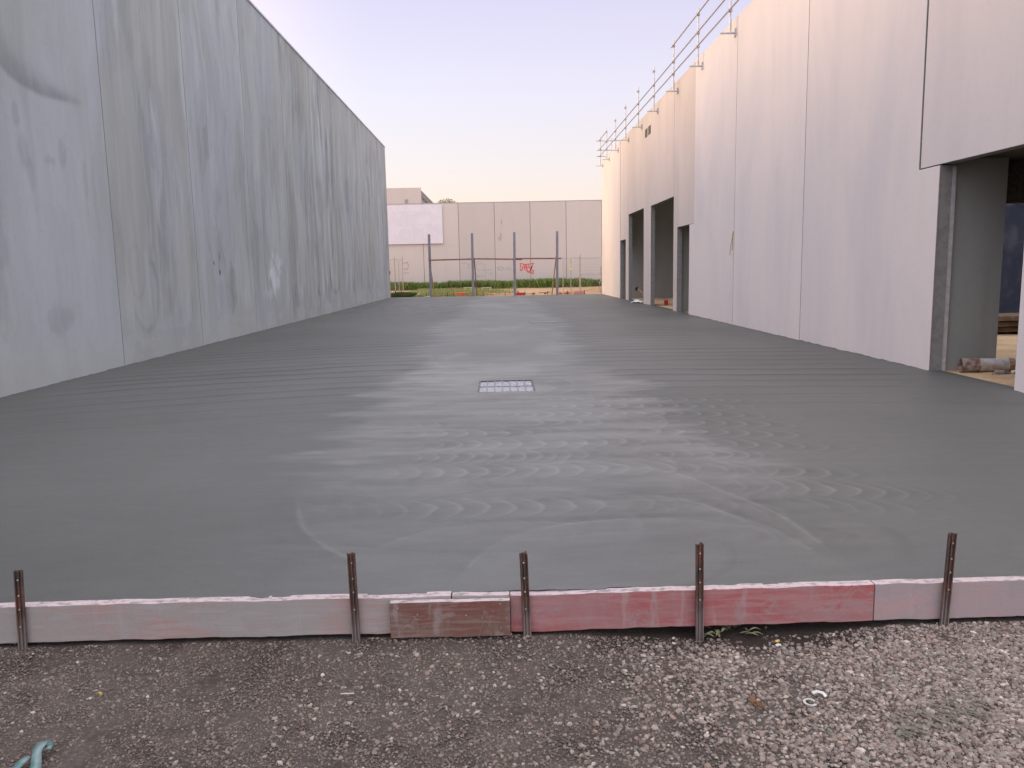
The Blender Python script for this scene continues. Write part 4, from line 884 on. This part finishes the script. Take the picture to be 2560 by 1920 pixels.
blades('grass', 60000, (-7.2, 1.5), (51.6, 74.6), .05, .22, lcol, 4, lambda x, y: sstep(.38, .6, fbm(x*.35, y*.3, 6)+.35*(1-sstep(-6, .8, x)))*(1-sstep(-3.0, 1.2, x)*.9), 'patchy yellow green lawn on the left of the far yard', .02, -.12)
blades('grass', 9000, (-7.0, -5.6), (51.3, 53.5), .1, .45, [(.05, .09, .025), (.08, .13, .03)], 14, lambda x, y: x*0+1, 'dark green weeds at the far corner of the left building', .02, -.12)

# upright steel columns
posts = []
colg = 'steel columns at the far end of the slab'
base = [((508, 1190), (488, 615), 'leftmost of the four grey steel columns'), ((898, 1188), (884, 583), 'second grey steel column from the left, in front of the blue graffiti'), ((1280, 1180), (1274, 586), 'third grey steel column, left of the red graffiti'), ((1670, 1168), (1669, 575), 'rightmost of the four grey steel columns')]
cx = []
for a_, t_, lab in base:
    g_ = G(*z1(*a_)); y = yend(g_[0])+.12; g_ = D(*z1(*a_), y); tt = D(*z1(*t_), y); x = g_[0]; cx.append((x, y, tt[0]))
    th = thing('steel_column', (x, y, -.1), lab, 'column', colg)
    m = MB(); s_ = .075
    dx = (tt[0]-x)/4
    i = 0
    for (zz_, ox) in ((-.15, 0), (3.88, tt[0]-x)):
        m.v += [(x-s_+ox, y-s_, zz_), (x+s_+ox, y-s_, zz_), (x+s_+ox, y+s_, zz_), (x-s_+ox, y+s_, zz_)]
    m.f += [(3, 2, 1, 0), (4, 5, 6, 7), (0, 1, 5, 4), (1, 2, 6, 5), (2, 3, 7, 6), (3, 0, 4, 7)]
    m.build('shaft', simple('primed_steel', (.27, .26, .30), (.22, .22, .25), .5, 3, .1), th)
    MB().box((x-.13, y-.13, -.12), (x+.13, y+.13, -.08)).build('base_plate', M['galv'], th)
# horizontal whaler timbers clamped to the columns
for (a_, b_, lab, sh) in (((480, 848), (925, 835), 'left horizontal red timber rail between the columns', 0), ((905, 843), (1350, 848), 'middle horizontal red timber rail between the columns', .10), ((1270, 838), (1715, 836), 'right horizontal red timber rail between the columns', 0)):
    A, B_ = D(*z1(*a_), 50.15+.05), D(*z1(*b_), 50.15+.05); y = 50.25+sh
    tag(MB().box((A[0], y+.35, A[2]-.045), (B_[0], y+.40, A[2]+.045), rot=Matrix.Rotation(-math.atan2(B_[2]-A[2], B_[0]-A[0]), 3, 'Y')).build('timber_rail', M['timber_red'], bevel=.004), lab, 'timber', 'horizontal timber rails on the columns')
# raking props
for (a_, b_, lab, mt) in (((487, 830), (545, 1155), 'yellowish raking timber prop behind the leftmost column', 'timber'), ((905, 830), (932, 1180), 'dark raking timber prop beside the second column', 'timber_red'), ((1268, 830), (1275, 1170), 'near vertical timber prop behind the third column', 'timber_red'), ((1660, 815), (1620, 1150), 'pale raking timber prop beside the rightmost column', 'timber')):
    A = D(*z1(*a_), 50.9); B_ = D(*z1(*b_), 51.6); B_ = (B_[0], 51.6, -.12); A = (A[0], 50.85, A[2])
    v_ = (Vector(B_)-Vector(A)); m = MB().tube(A, B_, .05, 4); tag(m.build('raking_prop', M[mt]), lab, 'prop', 'raking props bracing the columns')

# form pegs at the far edge of the slab
pegs = [(168, 1138), (225, 1140), (400, 1170), (460, 1185), (655, 1170), (712, 1180), (988, 1170), (1190, 1162), (1372, 1160), (1578, 1150), (1757, 1145), (1910, 1138), (2072, 1140)]
peg0 = None
for i, (x_, y_) in enumerate(pegs):
    g_ = G(*z1(x_, 1185)); x = D(*z1(x_, y_), yend(0)+.3)[0]; y = yend(x)+.12
    hgt = .22 if i > 1 else .42
    th = thing('form_peg', (x, y, -.1), 'small dark steel form peg in the row along the far edge of the slab', 'peg', 'form pegs along the far slab edge')
    o = MB().prism_z([(x-.022, y-.02), (x+.022, y-.02), (x+.022, y-.012), (x+.006, y-.012), (x+.006, y+.02), (x-.006, y+.02), (x-.006, y-.012), (x-.022, y-.012)], -.3, hgt).build('shaft', M['rust_dark'], th)
    MB().prism_z([(x-.026, y-.024), (x+.026, y-.024), (x+.026, y+.024), (x-.026, y+.024)], hgt, hgt+.012).build('head', M['rust_dark'], th)
b = MB(); b.v += [(XL, yend(XL)+.03, -.2), (XR, yend(XR)+.03, -.2), (XR, yend(XR)+.07, -.2), (XL, yend(XL)+.07, -.2), (XL, yend(XL)+.03, .0), (XR, yend(XR)+.03, .0), (XR, yend(XR)+.07, .0), (XL, yend(XL)+.07, .0)]
b.f += [(3, 2, 1, 0), (4, 5, 6, 7), (0, 1, 5, 4), (1, 2, 6, 5), (2, 3, 7, 6), (3, 0, 4, 7)]
tag(b.build('form_board', M['timber_red']), 'thin dark form board along the far edge of the slab', 'form board')

# orange fence feet and blocks
def block(a_, b_, Y, mat, label, name='fence_block', dpt=.25):
    A, B_ = D(*z1(*a_), Y), D(*z1(*b_), Y); zb = -.10; x0_, x1_ = A[0], B_[0]; h_ = max(.1, A[2]-B_[2])
    m = MB(); n = 0
    m.prism_x([(Y, zb), (Y+dpt, zb), (Y+dpt*.9, zb+h_), (Y+dpt*.1, zb+h_)], x0_, x1_)
    o = m.build(name, mat, bevel=.03); tag(o, label, 'fence foot', 'coloured fence feet in the far yard'); 
    for q_ in (.3, .7): MB().tube((x0_+(x1_-x0_)*q_, Y+dpt*.5, zb+h_-.01), (x0_+(x1_-x0_)*q_, Y+dpt*.5, zb+h_+.012), .03, 10).build('socket', M['blackpl'], o)
    return o
block((735, 1142), (825, 1178), 53.2, M['orange'], 'bright orange fence foot left of the second column')
block((1290, 1142), (1372, 1170), 52.3, M['red'], 'red fence foot right of the third column')
block((240, 1158), (280, 1190), 51.9, M['orange'], 'orange red fence foot at the left fence post')
block((1825, 1132), (1925, 1160), 53.0, M['pinkbrick'], 'pink block under the right hand fence post')
g_ = D(*z1(490, 1185), yend(-4)+.3)
tag(MB().box((g_[0]-.25, yend(-4.3)+.15, -.1), (g_[0]+.12, yend(-4.3)+.5, .03)).build('concrete_block', M['whiteplastic'], bevel=.02), 'pale block at the foot of the leftmost column', 'block')
# orange stake
p_ = D(*z1(700, 1110), 53.5); th = thing('marker_stake', (p_[0], 53.5, -.1), 'orange topped marker stake left of the orange fence foot', 'stake')
MB().box((p_[0]-.025, 53.5, -.15), (p_[0]+.025, 53.55, p_[2])).build('stake', M['timber'], th); MB().box((p_[0]-.05, 53.49, p_[2]-.02), (p_[0]+.07, 53.56, p_[2]+.06)).build('cap', M['orange'], th)
# white tapped pipes / timbers in the yard
for i, (a_, b_, y, lab) in enumerate((((808, 1105), (885, 1102), 64, 'pale trestle bar on the ground left of the second column'), ((968, 1106), (1063, 1105), 64, 'pale trestle bar on the ground right of the second column'))):
    A, B_ = D(*z1(*a_), y), D(*z1(*b_), y); th = thing('trestle', (A[0], y, -.1), lab, 'trestle', 'pale trestles in the far yard')
    MB().tube(A, (B_[0], y, A[2]), .035, 6).build('bar', simple('pale_pipe', (.62, .55, .38), None), th)
    for x_ in (A[0]+.1, B_[0]-.1): MB().tube((x_, y, -.12), (x_, y, A[2]), .03, 6).build('leg', simple('pale_pipe', (.62, .55, .38), None), th)
for i, (a_, b_, lab) in enumerate((((590, 1155), (690, 1168), 'pale timber offcut lying left of the orange stake'), ((1010, 1155), (1130, 1160), 'long pale timber lying between the second and third columns'), ((1500, 1150), (1610, 1146), 'pale timber lying left of the rightmost column'), ((930, 1160), (1000, 1166), 'short timber offcut beside the second column'))):
    A, B_ = G(*z1(*a_), -.06), G(*z1(*b_), -.06); A[1] = max(A[1], 53); B_[1] = max(B_[1], 53.3); tag(MB().tube((A[0], A[1], -.05), (B_[0], B_[1], -.04), .045, 4).build('timber_offcut', M['timber']), lab, 'timber', 'timber offcuts in the far yard')
p_ = D(*z1(400, 1150), 56); rock('plastic_cup', (p_[0], 56, -.02), (.09, .09, .12), M['whiteplastic'], 'white scrap on the lawn beside the leftmost column', 'litter', seed=31)
# dirt heap rocks right
for i, (x_, y_, s_) in enumerate(((1760, 1150, .18), (1700, 1155, .12), (1450, 1150, .14), (1560, 1148, .1), (1990, 1140, .2), (2040, 1132, .22))):
    p_ = D(*z1(x_, y_), 54+i*.4); rock('clay_lump', (p_[0], 54+i*.4, -.06), (s_, s_*.7, s_*.6), M['redclay'], ['reddish clay lump right of the rightmost column', 'smaller reddish clay lump right of the rightmost column', 'reddish clay lump between the last two columns', 'small reddish clay lump left of the rightmost column', 'reddish clay lump left of the right wall end', 'clay lump nearest the right wall end'][i], 'clay lump', 'clay lumps in the far yard', seed=40+i)

# temporary fences
def fence(x0, x1, Y, ztop, zmid, label, posts_, wires=True, gate=None, Y1=None):
    th_ = thing('temporary_fence', ((x0+x1)/2, Y, -.1), label, 'fence', 'temporary wire fences'); Y1 = Y if Y1 is None else Y1
    yy = lambda x: Y+(Y1-Y)*(x-x0)/(x1-x0)
    for x, zt in posts_: MB().tube((x, yy(x), -.15), (x, yy(x), zt), .026, 8).build('post', M['galv_pink'], th_)
    for z in [ztop]+([zmid] if zmid else []): MB().tube((x0, yy(x0), z), (x1, yy(x1), z), .018, 6).build('rail', M['galv_pink'], th_)
    if wires:
        m_ = MB()
        for x in np.arange(x0, x1, .10): m_.box((x-.0025, yy(x)-.002, .0), (x+.0025, yy(x)+.002, ztop))
        for z in np.arange(.05, ztop, .2): m_.tube((x0, yy(x0)+.004, z), (x1, yy(x1)+.004, z), .0025, 4)
        m_.build('wire_mesh', M['mesh'], th_)
    return th_
Y = 54.5
q1 = D(*z1(133, 845), Y); q2 = D(*z1(240, 818), Y); q3 = D(*z1(168, 828), Y)
f1 = fence(q1[0]-2.0, q2[0], Y, q1[2], None, 'rusty temporary wire fence beside the end of the left building', [(q2[0], q2[2]), (q3[0], q3[2]+.05)])
pA, pB = D(*z1(172, 860), Y-.1), D(*z1(236, 1140), Y-.1)
MB().box((pA[0], Y-.12, .0), (pB[0]-.05, Y-.115, pA[2])).build('shade_panel', M['shade'], f1) if False else None
for x_ in (205,): q_ = D(*z1(x_, 860), Y); MB().tube((q_[0], Y, -.1), (q_[0], Y, q_[2]), .022).build('post', M['galv_pink'], f1)
Y = 56.
pr = [D(*z1(x_, y_), Y) for x_, y_ in ((1722, 820), (1795, 840), (1875, 815), (1885, 795), (2078, 825))]
fence(pr[0][0], pr[2][0], Y, pr[0][2]-.08, None, 'temporary wire fence panel carrying the yellow sign', [(pr[0][0], pr[0][2]), (pr[1][0], pr[1][2]), (pr[2][0], pr[2][2])])
zm = D(*z1(1980, 982), Y)[2]
fence(pr[3][0], pr[4][0]+2.5, Y+.15, D(*z1(1980, 828), Y)[2], zm, 'temporary wire fence panel running behind the right wall end', [(pr[3][0], pr[3][2]), (pr[4][0]+.05, pr[4][2]+.1)])
a_, b_ = D(*z1(1786, 883), Y-.1), D(*z1(1799, 940), Y-.1)
th = thing('fence_sign', (a_[0], Y-.1, a_[2]), 'small pale yellow sign hung on the right hand wire fence', 'sign')
MB().box((a_[0], Y-.05, b_[2]), (b_[0]+.02, Y-.035, a_[2])).build('plate', M['yellow'], th)
m = MB()
for z in np.linspace(b_[2]+.15, a_[2]-.12, 5): m.box((a_[0]+.04, Y-.054, z), (b_[0]-.03, Y-.051, z+.06))
m.build('print', simple('faded_print', (.55, .50, .30), None), th)
# coiled pale hose against the wall end
pp = [D(*z1(x_, y_), 50.4) for x_, y_ in ((2078, 905), (2070, 925), (2076, 960), (2074, 1030), (2062, 1060), (2060, 1100), (2070, 1130), (2080, 1150))]
tag(MB().path([tuple(q_) for q_ in pp], .035).build('hose', M['hose']), 'pale hose hanging at the far end of the right wall', 'hose')
# bracket screws on left wall end
p_ = D(*z1(135, 965), 50.9)
tag(MB().box((XL+.001, 50.7, p_[2]-.1), (XL+.04, 50.9, p_[2]+.1)).build('junction_box', simple('brown_box', (.2, .11, .09)), bevel=.01), 'small brown box on the far end of the left wall', 'junction box')
